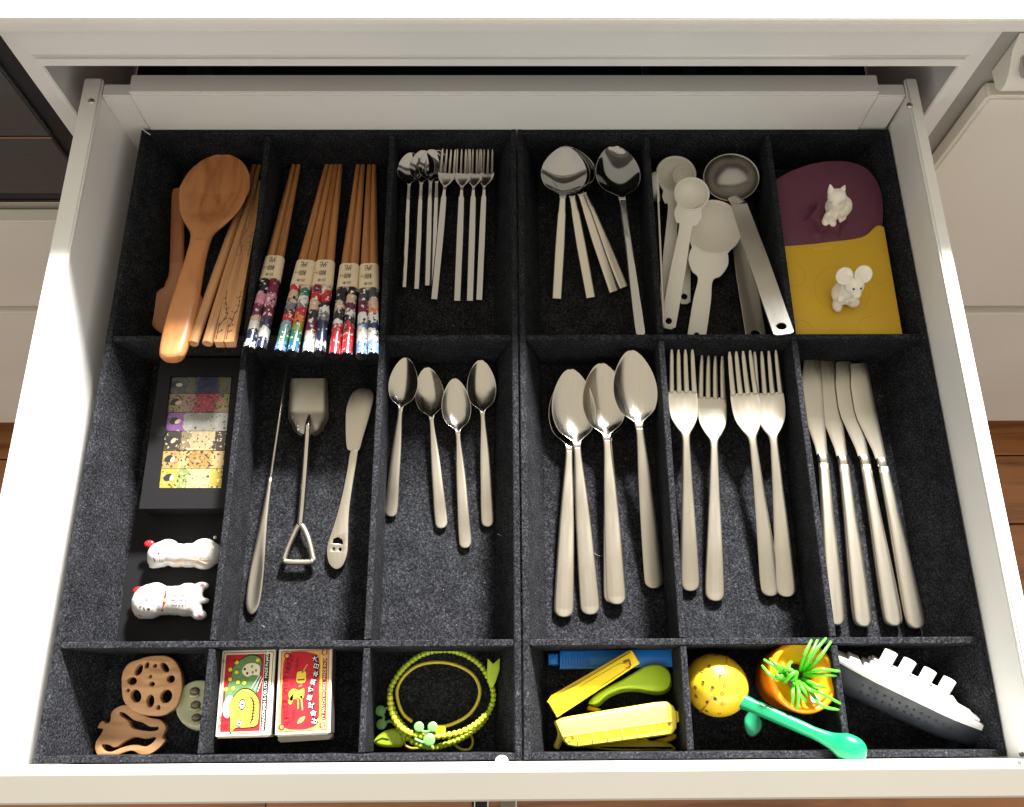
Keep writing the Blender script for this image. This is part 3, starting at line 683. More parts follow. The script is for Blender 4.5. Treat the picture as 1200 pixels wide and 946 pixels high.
for kx, (e_, tp, lb) in enumerate((((257.5, 404), (301, 210), 'square bamboo chopstick printed with dark twigs, touching its twin on the left'), ((269.5, 404), (307, 213), 'square bamboo chopstick printed with dark twigs, touching its twin on the right'))):
    A, B = P(*e_, .0655), P(*tp, .008); o = one_stick('printed_chopstick', lb, e_, tp, .0060, .0035, BAMBOO, .0655, .008, sides=4, group='twig-printed square chopsticks', sq=1.)
    L = (B - A).length
    V, Fc = branch_marks(o, L, 11 + kx, .0030)
    V = [Vector((v.x * (1 - .35 * v.y / L), v.y, .0060 * math.cos(math.pi / 4) * (1 - (v.y / L) * .42) + .0004)) for v in V]
    mk('twig_print', V, Fc, INK, o)
BAND = mat('cream_paper', (.72, .60, .42), .6, vary=.05, vscale=60)
CAPM = mat('black_cap', (.01, .01, .012), .15)
R_, Bk, Wh, Cr, Nv, Bl, Gn, Or, Pk, Gr, Mr = (.55, .02, .03), (.012, .01, .014), (.75, .74, .72), (.62, .45, .32), (.015, .03, .09), (.12, .28, .6), (.03, .2, .12), (.7, .2, .04), (.6, .25, .35), (.18, .18, .2), (.16, .015, .05)
pr = [  # end, end2, tips, label, grips (from end to band)
 ((291.5, 410), (305.5, 410.5), (345, 190), (350.5, 190), 304, 329, 'banded chopstick pair with dark maroon and navy handles, leftmost of five',
  [(0, Wh), (.10, Nv), (.24, Wh), (.36, Cr), (.46, Mr), (.62, Pk), (.8, Bk)], [(0, Nv), (.16, Wh), (.27, Nv), (.40, Mr), (.62, Pk), (.78, Mr)]),
 ((327.5, 414), (342.5, 414.5), (384, 190), (389.5, 190), 309, 336, 'banded chopstick pair with blue, green and red rainbow handles, second from the left',
  [(0, Bl), (.12, Gn), (.28, (.2, .4, .42)), (.42, R_), (.56, Mr), (.64, Gr), (.72, Cr), (.88, R_)], [(0, (.02, .15, .3)), (.14, Gn), (.3, (.3, .35, .05)), (.42, Or), (.54, R_), (.64, Gr), (.72, Wh), (.82, Gn), (.92, Cr)]),
 ((360.5, 415.5), (374.5, 414.5), (394, 190), (399.5, 190), 309, 336, 'banded chopstick pair with cream and red-black handles, middle of five',
  [(0, Wh), (.24, Cr), (.30, Mr), (.48, Bk), (.6, Cr), (.74, R_), (.9, Mr)], [(0, Nv), (.07, Wh), (.14, Nv), (.46, Gr), (.56, Wh), (.66, Bk), (.74, R_), (.9, Cr)]),
 ((391.5, 417.5), (406, 417.5), (420, 191), (425.5, 191), 313, 339, 'banded chopstick pair with bright red handles below black figures, fourth from the left',
  [(0, R_), (.42, Wh), (.5, Bk), (.62, Cr), (.76, Bk)], [(0, R_), (.44, Bk), (.54, Wh), (.62, Mr), (.74, Cr), (.86, Bk)]),
 ((423.5, 418), (437, 417.5), (433, 191.5), (438.5, 191.5), 313, 340, 'banded chopstick pair with pale blue handles and grey tops, rightmost of five',
  [(0, Bl), (.16, Wh), (.38, Bl), (.46, Wh), (.6, Mr), (.78, (.05, .06, .08))], [(0, (.2, .35, .7)), (.2, Wh), (.36, Nv), (.46, Wh), (.6, Or), (.7, Cr), (.82, (.05, .06, .08))])]
for pi, (e1, e2, t1, t2, yb0, yb1, lb, g1, g2) in enumerate(pr):
    A1, A2, B1, B2 = P(*e1, .0655), P(*e2, .0655), P(*t1, .0055), P(*t2, .0055)
    M = frame((A1 + A2) / 2, (B1 + B2) / 2)
    r = bpy.data.objects.new('chopstick_pair', None); COL.objects.link(r); r.empty_display_size = .01; r.matrix_world = M
    r['label'] = lb; r['category'] = 'chopsticks'; r['group'] = 'chopstick pairs with paper bands'
    IM = M.inverted()
    Mc = (A1 + A2) / 2; Tc = (B1 + B2) / 2; L = (Tc - Mc).length
    def frac(py):                             # where along the pair the image row py falls
        lo, hi = 0., 1.
        for _ in range(30):
            m_ = (lo + hi) / 2; w_ = Mc.lerp(Tc, m_); d = CR.transposed() @ (w_ - CP); yy = 473 - CF * d.y / -d.z
            if yy > py: lo = m_
            else: hi = m_
        return lo * L
    fb0, fb1 = frac(yb1 + 1), frac(yb0)
    for s, (A, B, gs) in enumerate(((A1, B1, g1), (A2, B2, g2))):
        la, lb_ = IM @ A, IM @ B
        dirn = (lb_ - la).normalized(); ln = (lb_ - la).length
        w0, w1 = .0050, .0023
        def rr_(yy): return w0 * (1 - .05 * yy / ln) if yy < .3 * ln else w0 * .985 + (w1 - w0 * .985) * (yy - .3 * ln) / (.7 * ln)
        def seg(y0, y1, extra=0., n=12, k=8):
            V = []; Fc = []
            for i in range(k + 1):
                yy = y0 + (y1 - y0) * i / k; c = la + dirn * yy; rd = rr_(yy) + extra
                for j in range(n):
                    a = 2 * math.pi * j / n; V.append(c + Vector((rd * math.cos(a), 0, rd * math.sin(a))))
            for i in range(k):
                for j in range(n): Fc.append((i * n + j, i * n + (j + 1) % n, (i + 1) * n + (j + 1) % n, (i + 1) * n + j))
            Fc.append(tuple(range(n))); Fc.append(tuple(range(k * n, (k + 1) * n))); return V, Fc
        so = mk('chopstick', *seg(fb0, ln), BAMBOO2, r, smooth=True)
        mk('printed_grip', *seg(.0012, fb0 - .0001, .0001), printed('grip_print', gs, 1, 0, fb0, spots=.5, sc=175, seed=pi * 7.3 + s * 2.9, rough=.30), so, smooth=True)
        mk('end_cap', *seg(0, .0011, .0002, 12, 1), CAPM, so, smooth=True)
    # paper band wrapped round both sticks
    sep = abs((IM @ A1).x - (IM @ A2).x) / 2; fm = (fb0 + fb1) / 2
    def bandring(yy, e=.0006):
        f_ = yy / L; xs = sep * (1 - f_) + .0023 * f_; rd = .0050 + e - .0002 * (yy > fm)
        pts = []
        for j in range(9): a = -math.pi / 2 + math.pi * j / 8; pts.append(Vector((xs + rd * math.cos(a), yy, rd * math.sin(a))))
        for j in range(9): a = math.pi / 2 + math.pi * j / 8; pts.append(Vector((-xs + rd * math.cos(a), yy, rd * math.sin(a))))
        return pts
    V = bandring(fb0) + bandring(fb1); n_ = 18
    mk('paper_band', V, [(j, (j + 1) % n_, n_ + (j + 1) % n_, n_ + j) for j in range(n_)] + [tuple(range(n_)), tuple(range(n_, 2 * n_))], BAND, r, smooth=True)
    bl_ = fb1 - fb0
    tz = .0050 + .0009
    T = lambda x, y: Matrix.Translation((x, fb0 + bl_ * y, tz)) @ Matrix.Rotation(math.pi, 4, 'Z')
    tx = join(lettering('光', .0078, T(0, .80)), lettering('柳', .0074, T(0, .46)), lettering('日本', .0042, T(0, .14)), lettering('竹箸', .0018, T(-.0055, .45) ))
    mk('band_lettering', *tx, BLACKINK, r)

# ------------------------------------------------ row 1: measuring spoons
def measure(label, rb, rc, Lh, hwn, zst, end, tip, zE, zT, hole=True, depth=.55, roll=0., deepm=MEAS):
    """local: hanging end at 0, bowl far end at L"""
    a, b = P(*end, zE), P(*tip, zT); L = (b - a).length
    t = Thing('measuring_spoon', label, 'measuring spoon', a, 'cream plastic measuring spoons')
    M = frame(a, b, roll)
    yc = L - rb; ycl = yc - rb * .95 - rc * .35
    # outline of the plate: rounded end, stem, collar, up to the bowl rim
    side = [(hwn * .45, .0006), (hwn * .9, .0035), (hwn, .009), (hwn * .97, ycl * .5), (hwn * .82, ycl - rc * 1.15), (rc * .72, ycl - rc * .82), (rc, ycl - rc * .2), (rc * .96, ycl + rc * .30), (max(rc * .90, rb * .62), yc - rb * .86), (rb * .80, yc - rb * .56)]
    R1 = catmull([Vector((x, y, 0)) for x, y in side], 4, False)
    arc = []
    pl = R1 + [Vector((-p.x, p.y, 0)) for p in reversed(R1)]
    # cut the bowl's circle out of the plate end
    a0 = math.atan2(-rb * .52, rb * .80)
    arc = [Vector((rb * .96 * math.cos(a0 - (math.pi + 2 * a0) * i / 12), yc + rb * .96 * math.sin(a0 - (math.pi + 2 * a0) * i / 12), 0)) for i in range(0)]
    n = 14; cut = []
    for i in range(n + 1):
        an = a0 + (-math.pi - 2 * a0) * i / n
        cut.append(Vector((rb * .95 * math.cos(an), yc + rb * .95 * math.sin(an), 0)))
    pl = R1 + cut[1:-1] + [Vector((-p.x, p.y, 0)) for p in reversed(R1)]
    hl = [circle(0, .0085, .0031, n=14)] if hole else []
    t.part('handle', xf(prism(pl, -.0016, 0, hl, rnd=.0004), M), MEAS, smooth=True)
    D = rb * depth * 2
    pf_ = [(rb * math.sin(x), -D * math.cos(x)) for x in [i * math.pi / 2 / 9 for i in range(10)]]
    pf_ = [(max(r, .0001), z) for r, z in pf_]
    inn = [(max(r - .0014, .0001), z * .93 + .0002) for r, z in reversed(pf_)]
    t.part('bowl', xf(lathe(pf_[:-1] + [(rb, -.0004), (rb + .0002, .0002), (rb - .0006, .0006), (rb - .0013, .0003)] + inn[1:], 32, Matrix.Translation((0, yc, 0))), M), MEAS, smooth='all')
    if False: pass
measure('cream measuring spoon with a medium bowl behind the small round one', .0205, .012, 0, .0065, 0, (779, 368), (794, 183), .006, .026, True, .5)
measure('cream measuring spoon mostly hidden, only its holed handle end showing at the right', .0120, .010, 0, .0062, 0, (802, 357), (802, 194), .004, .018, True, .4)
measure('cream measuring spoon with the widest bowl, right of the small one', .0290, .0195, 0, .0088, 0, (815, 403), (841, 235), .012, .030, True, .40)
measure('cream measuring spoon with a small round bowl on top of the others', .0175, .0135, 0, .0076, 0, (782, 386), (814, 208), .012, .040, True, .45)
measure('cream measuring spoon standing on edge against the partition', .0150, .008, 0, .0055, 0, (779, 385), (771, 204), .030, .028, False, .5, roll=1.35)
# ------------------------------------------------ row 1: steel ladles
def ladle(label, end, neckp, zE, zN, bowlc=None, rb=.0, zB=.0, gname='flat-handled steel ladles'):
    a, b = P(*end, zE), P(*neckp, zN); L = (b - a).length; M = frame(a, b)
    t = Thing('steel_ladle', label, 'ladle', a, gname)
    hw = .0098
    side = [(hw * .6, .0003), (hw * .96, .002), (hw, .005), (hw, L * .55), (hw * .82, L)]
    pl = [Vector((x, y, 0)) for x, y in side] + [Vector((-x, y, 0)) for x, y in reversed(side)]
    t.part('handle', xf(prism(pl, -.001, .001, [circle(0, .0095, .0046, .0036, n=16)], rnd=.0003), M), STEEL)
    if bowlc:
        c = P(*bowlc, zB)
        prf = [(max(.0002, rb * math.sin(x)), -rb * .85 * math.cos(x)) for x in [i * math.pi / 2 / 10 for i in range(11)]]
        inn = [(max(.0002, r - .0012), z + .0011) for r, z in reversed(prf)]
        Mb = Matrix.Translation(c) @ Matrix.Rotation(.30, 4, 'X') @ Matrix.Diagonal((1.0, .86, 1, 1))
        t.part('bowl', lathe(prf + [(rb + .0002, .0004)] + inn, 40, Mb), mat('brushed_bowl_steel', (.34, .325, .30), .26, 1.), smooth='all')  # bowl colour darkened to stand in for reflections of the dark room
        e_ = c + Vector((.002, -rb * .80, -.0045)); t.part('neck', xf(loft([(0, 0, 0, .0080, .0022, 0), (0, (e_ - b).length * .6, .0005, .0066, .0022, 0), (0, (e_ - b).length + .004, 0, .0050, .0018, 0)], 7), frame(b, e_)), STEEL, smooth=True)
ladle('steel ladle lying beneath, only its flat handle showing', (887, 402), (864, 262), .010, .010)
ladle('steel ladle on top with a wide dark bowl, holed handle end over the partition', (919, 393), (866, 240), .060, .034, (857, 208), .0285, .037)
# ------------------------------------------------ row 1: silicone cup covers
XP = .249 + .0045; YP = Y1 + TF / 2 + .001; ZL = .0335    # the covers lie on a stack of others
def clampp(v):
    x = v.x if v.x < .33 else .33 + (v.x - .33) * .74
    return Vector((max(x, XP), max(v.y, YP), 0))
PUR = mat('plum_silicone', (.125, .030, .065), .62, bump=.05, bscale=500, vary=.06, vscale=60)
YEL = mat('mustard_silicone', (.60, .37, .015), .6, bump=.05, bscale=500, vary=.04, vscale=30)
FIG = mat('ivory_resin', (.80, .75, .66), .42, sss=.25)
c = P(972, 250, .014 + ZL)
t = Thing('silicone_cup_cover', 'plum silicone cup cover with a white cat sitting on its knob', 'cup cover', (c.x, c.y, .001), 'animal-topped silicone cup covers')
ol = [P(x, y, .010 + ZL) for x, y in ((893, 232), (906, 213), (930, 199), (960, 190), (992, 189), (1022, 197), (1040, 214), (1047, 236), (1045, 262), (1036, 282), (990, 296), (930, 300), (896, 292), (888, 262))]
t.part('cover', prism([clampp(v) for v in catmull(ol, 5)], .0065 + ZL, .0105 + ZL, rnd=.0015), PUR, smooth=True)
t.part('underside_ring', lathe([(.038, .0005), (.040, .0005), (.044, .0065 + ZL), (.041, .0065 + ZL), (.038, .0005)], 40, Matrix.Translation((.3030, .480, 0))), PUR, smooth=True)
# wrinkled raised relief round the knob
cc = P(972, 246, .0105 + ZL)
for i in range(16):
    a = 2 * math.pi * i / 16 + .1; r0 = .017; r1 = .026 + .010 * ((i * 7) % 5) / 4
    p = [Vector((cc.x + r0 * math.cos(a), cc.y + r0 * math.sin(a), .0103 + ZL)), Vector((cc.x + (r0 + r1) / 2 * math.cos(a + .05), cc.y + (r0 + r1) / 2 * math.sin(a + .05), .0106)), Vector((cc.x + r1 * math.cos(a), cc.y + r1 * math.sin(a), .0101 + ZL))]
    if p[2].x > XP: t.part('ridge', tube(catmull(p, 3, False), .0013, 6), PUR, smooth='all')
star = []
for i in range(24):
    a = 2 * math.pi * i / 24; r = .0155 + .0022 * math.cos(6 * a); star.append(Vector((r * math.cos(a), r * math.sin(a), 0)))
kz = .0225 + ZL; kb = P(970, 258, .010); kb = Vector((P(971, 252, kz).x, P(971, 252, kz).y, 0))
V = []; Fc = []
for sc_, z in ((1.35, .010 + ZL), (1.12, .0125 + ZL), (1.0, .016 + ZL), (.97, .0205 + ZL), (.9, kz)):
    V += [Vector((kb.x + v.x * sc_, kb.y + v.y * sc_, z)) for v in star]
for k in range(4):
    for j in range(24): Fc.append((k * 24 + j, k * 24 + (j + 1) % 24, (k + 1) * 24 + (j + 1) % 24, (k + 1) * 24 + j))
Fc.append(tuple(range(96, 120)))
t.part('knob', (V, Fc), PUR, smooth=True)
# seated cat, facing front-left
b0 = Vector((P(972, 250, kz).x, P(972, 250, kz).y, kz))
def S(x, y, z): return b0 + Vector((x, y, z))
blobs = join(ball(S(.0045, .001, .008), .0095, (1.1, 1.0, 1.0)), ball(S(.0005, -.001, .014), .0070, (.95, .9, 1.25)), ball(S(-.003, -.001, .0245), .0066, (1.08, .95, .9)),
             ball(S(-.0045, -.0065, .006), .0028, (1, 1, 2.2)), ball(S(.0005, -.0078, .006), .0028, (1, 1, 2.2)), ball(S(-.005, -.009, .0018), .0028, (1, 1.3, .8)), ball(S(.0008, -.0098, .0018), .0028, (1, 1.3, .8)),
             ball(S(-.0048, -.0070, .0235), .0028, (1, .9, .8)), tube([S(.009, .004, .003), S(.0115, -.001, .003), S(.0095, -.0065, .003), S(.0055, -.009, .003)], .0018, 8),
             lathe([(.0030, -.001), (.0018, .003), (.0002, .0060)], 10, Matrix.Translation(S(-.0078, .0022, .0270)) @ Matrix.Rotation(-.7, 4, 'X') @ Matrix.Rotation(-.3, 4, 'Y')), lathe([(.0030, -.001), (.0018, .003), (.0002, .0060)], 10, Matrix.Translation(S(.0004, .0018, .0265)) @ Matrix.Rotation(-.7, 4, 'X') @ Matrix.Rotation(.3, 4, 'Y')))
GS_ = Matrix.Translation(b0) @ Matrix.Scale(1.22, 4) @ Matrix.Translation(-b0)
t.part('cat_figure', xf(fused(blobs, .0006, 3), GS_), FIG, smooth='all')
c = P(985, 350, .010 + ZL)
t = Thing('silicone_cup_cover', 'mustard yellow silicone cup cover with a big-eared mouse, overlapping the plum one', 'cup cover', (c.x, c.y, .001), 'animal-topped silicone cup covers')
ol = [P(x, y, .014 + ZL) for x, y in ((905, 289), (925, 288), (950, 286), (975, 283), (1000, 280), (1018, 275), (1030, 267), (1038, 264), (1046, 266))]
ol = catmull(ol, 4, False) + [P(1046.5, 268, .014 + ZL), P(1068, 391, .014 + ZL), P(1070, 400, .013 + ZL), P(1069, 440, .013 + ZL), P(905, 440, .013 + ZL)]
t.part('cover', prism([clampp(v) for v in ol], .0112 + ZL, .0142 + ZL, rnd=.0009), YEL, smooth=True)
t.part('underside_ring', lathe([(.036, .0005), (.038, .0005), (.042, .0112 + ZL), (.039, .0112 + ZL), (.036, .0005)], 40, Matrix.Translation((.3010, .401, 0))), YEL, smooth=True)
for (x, y, r) in ((928, 322, .0125), (1031, 318, .0135), (987, 340, .026), (938, 388, .0125), (1024, 386, .014)):
    q = P(x, y, .0142 + ZL); qx = q.x if q.x < .33 else .33 + (q.x - .33) * .74; pts = [v for v in circle(qx, q.y, r, r * .95, 40) if XP + .001 < v.x < .350 and v.y > YP + .001]
    if len(pts) > 4:
        st_ = max(range(len(pts)), key=lambda i: (pts[i] - pts[i - 1]).length) if len(pts) < 40 else 0
        pts = pts[st_:] + pts[:st_]
        t.part('moulded_ring', tube([Vector((p.x, p.y, .0140 + ZL)) for p in pts], .0006, 6, len(pts) == 40), YEL, smooth='all')
q = P(964, 291, .0143 + ZL); t.part('moulded_lettering', lettering('animal', .0062, Matrix.Translation((q.x, q.y, .01435 + ZL)) @ Matrix.Rotation(.03, 4, 'Z'), spacing=1.1), mat('raised_letter_silicone', (.72, .45, .06), .45))
b0 = Vector((P(985, 349, .0142 + ZL).x, P(985, 349, .0142 + ZL).y, .0142 + ZL))
ears = [(-.0075, .003, .0325), (.0065, .0035, .0345)]
blobs = join(ball(S(0, 0, .0085), .0108, (.95, .9, .95)), ball(S(0, -.001, .0165), .0088, (.95, .9, 1.1)), ball(S(.0015, -.002, .0250), .0080, (1.0, .95, .9)), ball(S(.0030, -.0085, .0235), .0042, (.9, 1.1, .9)),
             ball(S(-.0050, -.0085, .0032), .0046, (.9, 1.35, .75)), ball(S(.0080, -.0055, .0032), .0046, (1.25, 1.1, .75)), ball(S(-.005, -.007, .012), .003, (1, 1.2, 1)), ball(S(.0045, -.007, .013), .003, (1, 1.2, 1)))
GS_ = Matrix.Translation(b0) @ Matrix.Scale(1.15, 4) @ Matrix.Translation(-b0)
t.part('mouse_figure', xf(fused(blobs, .0007, 3), GS_), FIG, smooth='all')
for ex, ey, ez in ears:
    Me = GS_ @ Matrix.Translation(S(ex, ey, ez - .002)) @ Matrix.Rotation(.55, 4, 'X')
    t.part('ear', lathe([(.0001, -.0022), (.0045, -.0018), (.0066, -.0002), (.0070, .0010), (.0060, .0014), (.0050, .0004), (.0030, -.0006), (.0001, -.001)], 24, Me), FIG, smooth='all')
for ex, ey in ((-.0012, -.0085), (.0045, -.0080)): t.part('eye', xf(ball(S(ex, ey + .0008, .0292), .0009), GS_), BLACKINK)

# ------------------------------------------------ row 2 left: black gift box with printed strips, cat rests on an added dark sheet
XL0 = -.37 + SL + .001; XR0 = -.2455 - TF / 2 - .001
sh = Thing('dark_floor_sheet', 'added black sheet darkening the felt floor under the two white cats', 'dark sheet', (-.295, .17, .0002))
sh.part('sheet', box(XL0 + .0005, XR0 - .0002, Y2 + TF / 2 + .001, P(200, 600, .02).y + .01, .0002, .0008), BLACKC)  # sheet added to turn the floor near-black under the cats
a, b = P(163, 606, .004), P(283, 606, .012)
yb = P(220, 596, .026).y; yt = Y1 - TF / 2 - .003
x0 = P(163, 596, .026).x; x1 = XR0 - .001
t = Thing('gift_box', 'shallow black box with a stack of colourful printed strips in its window', 'box', ((x0 + x1) / 2, (yb + yt) / 2, .001))
wx0, wx1 = P(186, 570, .026).x, P(260, 570, .026).x
wa = [P(186, 571, .027), P(259, 571, .027), P(271, 441, .027), P(200, 441, .027)]
t.part('base', box(x0 + .003, x1 - .003, yb + .002, yt - .002, .001, .018), BLACKC, bevel=.0006)
t.part('lid', prism([(x0, yb), (x1, yb), (x1, yt), (x0, yt)], .003, .026, [[(v.x - .0006 if i in (0, 3) else v.x + .0006, v.y + (-.0006 if i < 2 else .0006)) for i, v in enumerate(wa)]]), BLACKC)
cl = [  # six strips top to bottom: image rows at left edge, colours, figure
 (441, 461, (.03, .045, .05), (.02, .035, .09), (.10, .10, .05), .5), (461, 483, (.22, .22, .08), (.35, .03, .06), (.25, .20, .16), .8), (483, 505, (.22, .09, .28), (.28, .28, .24), (.34, .34, .30), .1),
 (505, 528, (.05, .04, .03), (.45, .36, .2), (.25, .2, .12), .3), (528, 549, (.40, .26, .09), (.36, .21, .06), (.48, .36, .16), .9), (549, 572, (.42, .32, .05), (.48, .42, .2), (.22, .28, .08), .4)]
for i, (ya, yb_, c1, c2, c3, sp_) in enumerate(cl):
    def LX(y, side): f_ = (y - 441) / 130; return (200 - 14 * f_) if side == 0 else (271 - 12 * f_)
    q = [P(LX(yb_, 0), yb_ - .4, .0245), P(LX(yb_, 1), yb_ - .4, .0245), P(LX(ya, 1), ya + .2, .0245), P(LX(ya, 0), ya + .2, .0245)]
    xa, xb = q[0].x, q[1].x
    c1, c2, c3 = [tuple(.72 * v for v in c_) for c_ in (c1, c2, c3)]
    m = printed('strip_print', [(0, c1), (.28, c3), (.42, c2), (.8, c1 if i % 2 else c3)], 0, xa - t.loc.x, xb - t.loc.x, spots=.35 + .4 * sp_, sc=230, seed=i * 5.1, rough=.35, accent=tuple(min(1, v * 1.3 + .03) for v in c2), dark=(.04, .03, .03))
    pz = .0235 + .0003 * (i % 2)
    s_ = t.part('printed_strip', prism(q, .018, pz), m)
    fc = (q[0] + q[3]) / 2; fx = fc.x + .0085 + .001 * (i % 3); fy = fc.y
    t.part('face_print', ([*[(v.x, v.y, pz + .0003) for v in circle(fx, fy, .0030, .0019, 14, .3 * i)]], [tuple(range(14))]), mat('print_skin', (.42, .31, .22), .4), under=s_)
    t.part('hair_print', ([*[(v.x, v.y, pz + .00015) for v in circle(fx - .0034, fy + .0008, .0042, .0032, 12, .5)]], [tuple(range(12))]), BLACKINK, under=s_)
tb = P(189, 505, .027); t.part('thumb_notch', prism(circle(tb.x - .001, tb.y, .0052, n=18), .0245, .0262), mat('notch_black', (.004, .004, .004), .8))

POR = mat('white_porcelain', (.60, .59, .57), .12, coat=.5, sss=.05)
POR2 = mat('cream_porcelain', (.66, .52, .40), .25, coat=.3)
RED = mat('red_glaze', (.55, .015, .02), .25, coat=.4); 
def cat_rest(label, spec, voxel, ears, marks, z0):
    c = P(*spec[0][:2], z0); base = Vector((c.x, c.y, .001))
    t = Thing('cat_chopstick_rest', label, 'figurine', base, 'porcelain lucky cat chopstick rests')
    bl_ = []
    for (x, y, z, r, s) in spec:
        q = P(x, y, z + .002); bl_.append(ball(q, r * 1.18, s))
    vf = fused(join(*bl_), voxel, 5)
    t.part('body', vf, POR, smooth='all'); tr = bvh(vf)
    for (x, y, z, r, s, m) in ears:
        q = P(x, y, z); t.part('ear', ball(q, r, s), m, smooth='all')
    for (pts, m, nm) in marks:
        # marks are tiny painted strokes: [px points], drawn through the visible surface point
        V = []
        loop = []
        for (x, y) in pts:
            d = ray(x, y).normalized(); h = tr.ray_cast(CP, d)
            if h[0]: loop.append(h[0] - d * .0003)
        if len(loop) > 2:
            cc_ = sum(loop, Vector()) / len(loop); d = (cc_ - CP).normalized(); h = tr.ray_cast(CP, d)
            if h[0]: cc_ = h[0] - d * .0003
            n = len(loop); t.part(nm, (loop + [cc_], [(i, (i + 1) % n, n) for i in range(n)]), m)
    return t
def dot(x, y, rx, ry=None, rot=0., n=8):
    return [(v.x, v.y) for v in circle(x, y, rx, ry or rx, n, rot)]
def stroke(x0, y0, x1, y1, w):
    dx, dy = x1 - x0, y1 - y0; L = math.hypot(dx, dy); nx, ny = -dy / L * w, dx / L * w
    return [(x0 + nx, y0 + ny), (x1 + nx, y1 + ny), (x1 - nx, y1 - ny), (x0 - nx, y0 - ny)]
PINKP = mat('pink_paint', (.5, .12, .14), .4); GREYP = mat('grey_paint', (.25, .25, .25), .4)
cat_rest('white porcelain cat lying on its side with beige belly, upper of the two',
  [(189, 650, .0095, .0098, (1.05, 1.0, .9)), (184, 655, .009, .0072, (1, 1, .9)), (197, 642, .010, .0082, (1, .8, .9)), (208, 651, .009, .0106, (1.2, .85, .9)), (222, 651, .009, .0108, (1.2, .85, .9)), (236, 650, .0095, .0100, (1.1, 1.0, .9)), (240, 641, .010, .0085, (1.1, .75, .9)), (249, 649, .0095, .0082, (.9, 1.05, .9)), (239, 658, .009, .0082, (1.1, .75, .8)), (214, 657, .008, .0062, (1.3, .6, .7))],
  .0010, [(175, 637.5, .0125, .0036, (1.3, .9, .6), RED), (180, 663.5, .012, .0028, (1.5, .7, .5), POR), (252, 630, .014, .0016, (1, 1, 1), POR)],
  [(dot(186, 648.5, 1.3), RED, 'nose'), (stroke(181, 645.5, 184, 643.5, .5), BLACKINK, 'eye'), (stroke(180, 654.5, 181.5, 658.5, .6), BLACKINK, 'eye'), (stroke(187, 658.5, 187.5, 654.5, .35), BLACKINK, 'whisker'), (stroke(189.5, 658.5, 190, 654.5, .35), BLACKINK, 'whisker'), (stroke(186, 641, 185.5, 638, .35), BLACKINK, 'whisker'), (stroke(188, 641, 187.5, 638, .35), BLACKINK, 'whisker'),
   (dot(232, 657, 15, 4.5, .08, 14), POR2, 'belly_patch'), (dot(210, 659, 8, 3, .1, 12), POR2, 'belly_patch'), (dot(243, 637, 5, 4), POR2, 'belly_patch')], .01)
mk_ = [(dot(174.5, 692, 1), GREYP, 'eye'), (stroke(168, 712, 169.5, 716, .6), BLACKINK, 'eye'), (dot(174, 714, 2.2, 1.2), BLACKINK, 'eye'), (stroke(171, 695, 172.5, 694, .5), BLACKINK, 'eye'), (dot(171.5, 703, 1.3), PINKP, 'nose'), (stroke(171.5, 703, 174, 706.5, .35), PINKP, 'mouth'),
       (stroke(166, 710, 163, 712.5, .35), BLACKINK, 'whisker'), (stroke(178, 689, 180, 691.5, .35), BLACKINK, 'whisker'), (stroke(162, 721, 165.5, 722.5, .7), PINKP, 'paw_mark'),
       (dot(193, 703.5, 2.2), mat('gold_bell', (.6, .35, .12), .3), 'bell')]
mk_ += [([(192, 690), (194.5, 691.5), (195, 698), (192.5, 698)], RED, 'collar'), ([(192.5, 697.5), (195, 697.5), (193.8, 707), (190.5, 706.5)], RED, 'collar'), ([(190.6, 706), (193.8, 706.5), (191, 716.5), (188.5, 716.5)], RED, 'collar'),
        (dot(237, 685.5, 3, 1.3, -.1), PINKP, 'paw_mark'), (dot(234, 722, 3, 1.3, .7), PINKP, 'paw_mark')]
rr = random.Random(5)
for row, yy in enumerate((697.5, 703.5, 709)):
    x = 201.
    while x < 218:
        for _ in range(2): 
            a = rr.uniform(0, 3.1); mk_.append((stroke(x, yy, x + 1.7 * math.cos(a), yy + 1.5 * math.sin(a), .32), BLACKINK if rr.random() < .88 else RED, 'painted_character'))
        x += 3.1
cat_rest('white porcelain lucky cat on its back with red collar and painted characters',
  [(176, 705, .0095, .0128, (1.05, 1.02, .78)), (169, 709, .009, .0095, (.9, 1.1, .85)), (182, 697, .009, .0100, (1.0, .9, .85)), (194, 704, .009, .0108, (1.3, 1.0, .85)), (208, 704, .009, .0115, (1.3, .95, .85)), (219, 703, .009, .0108, (1.1, 1.15, .85)), (228, 692, .009, .0052, (1.35, .9, .85)), (237, 686.5, .009, .0036, (1.5, .8, .9)), (226, 714, .009, .0055, (1.3, .95, .85)), (234, 721, .009, .0040, (1.4, .95, .9)), (230, 703.5, .009, .0045, (1.3, .9, .8)), (238, 704, .009, .0030, (1.7, .8, .8))],
  .0010, [(163, 692.5, .012, .0042, (1.3, .9, .6), RED), (161, 713, .0115, .0046, (1.2, .9, .6), RED)], mk_, .01)

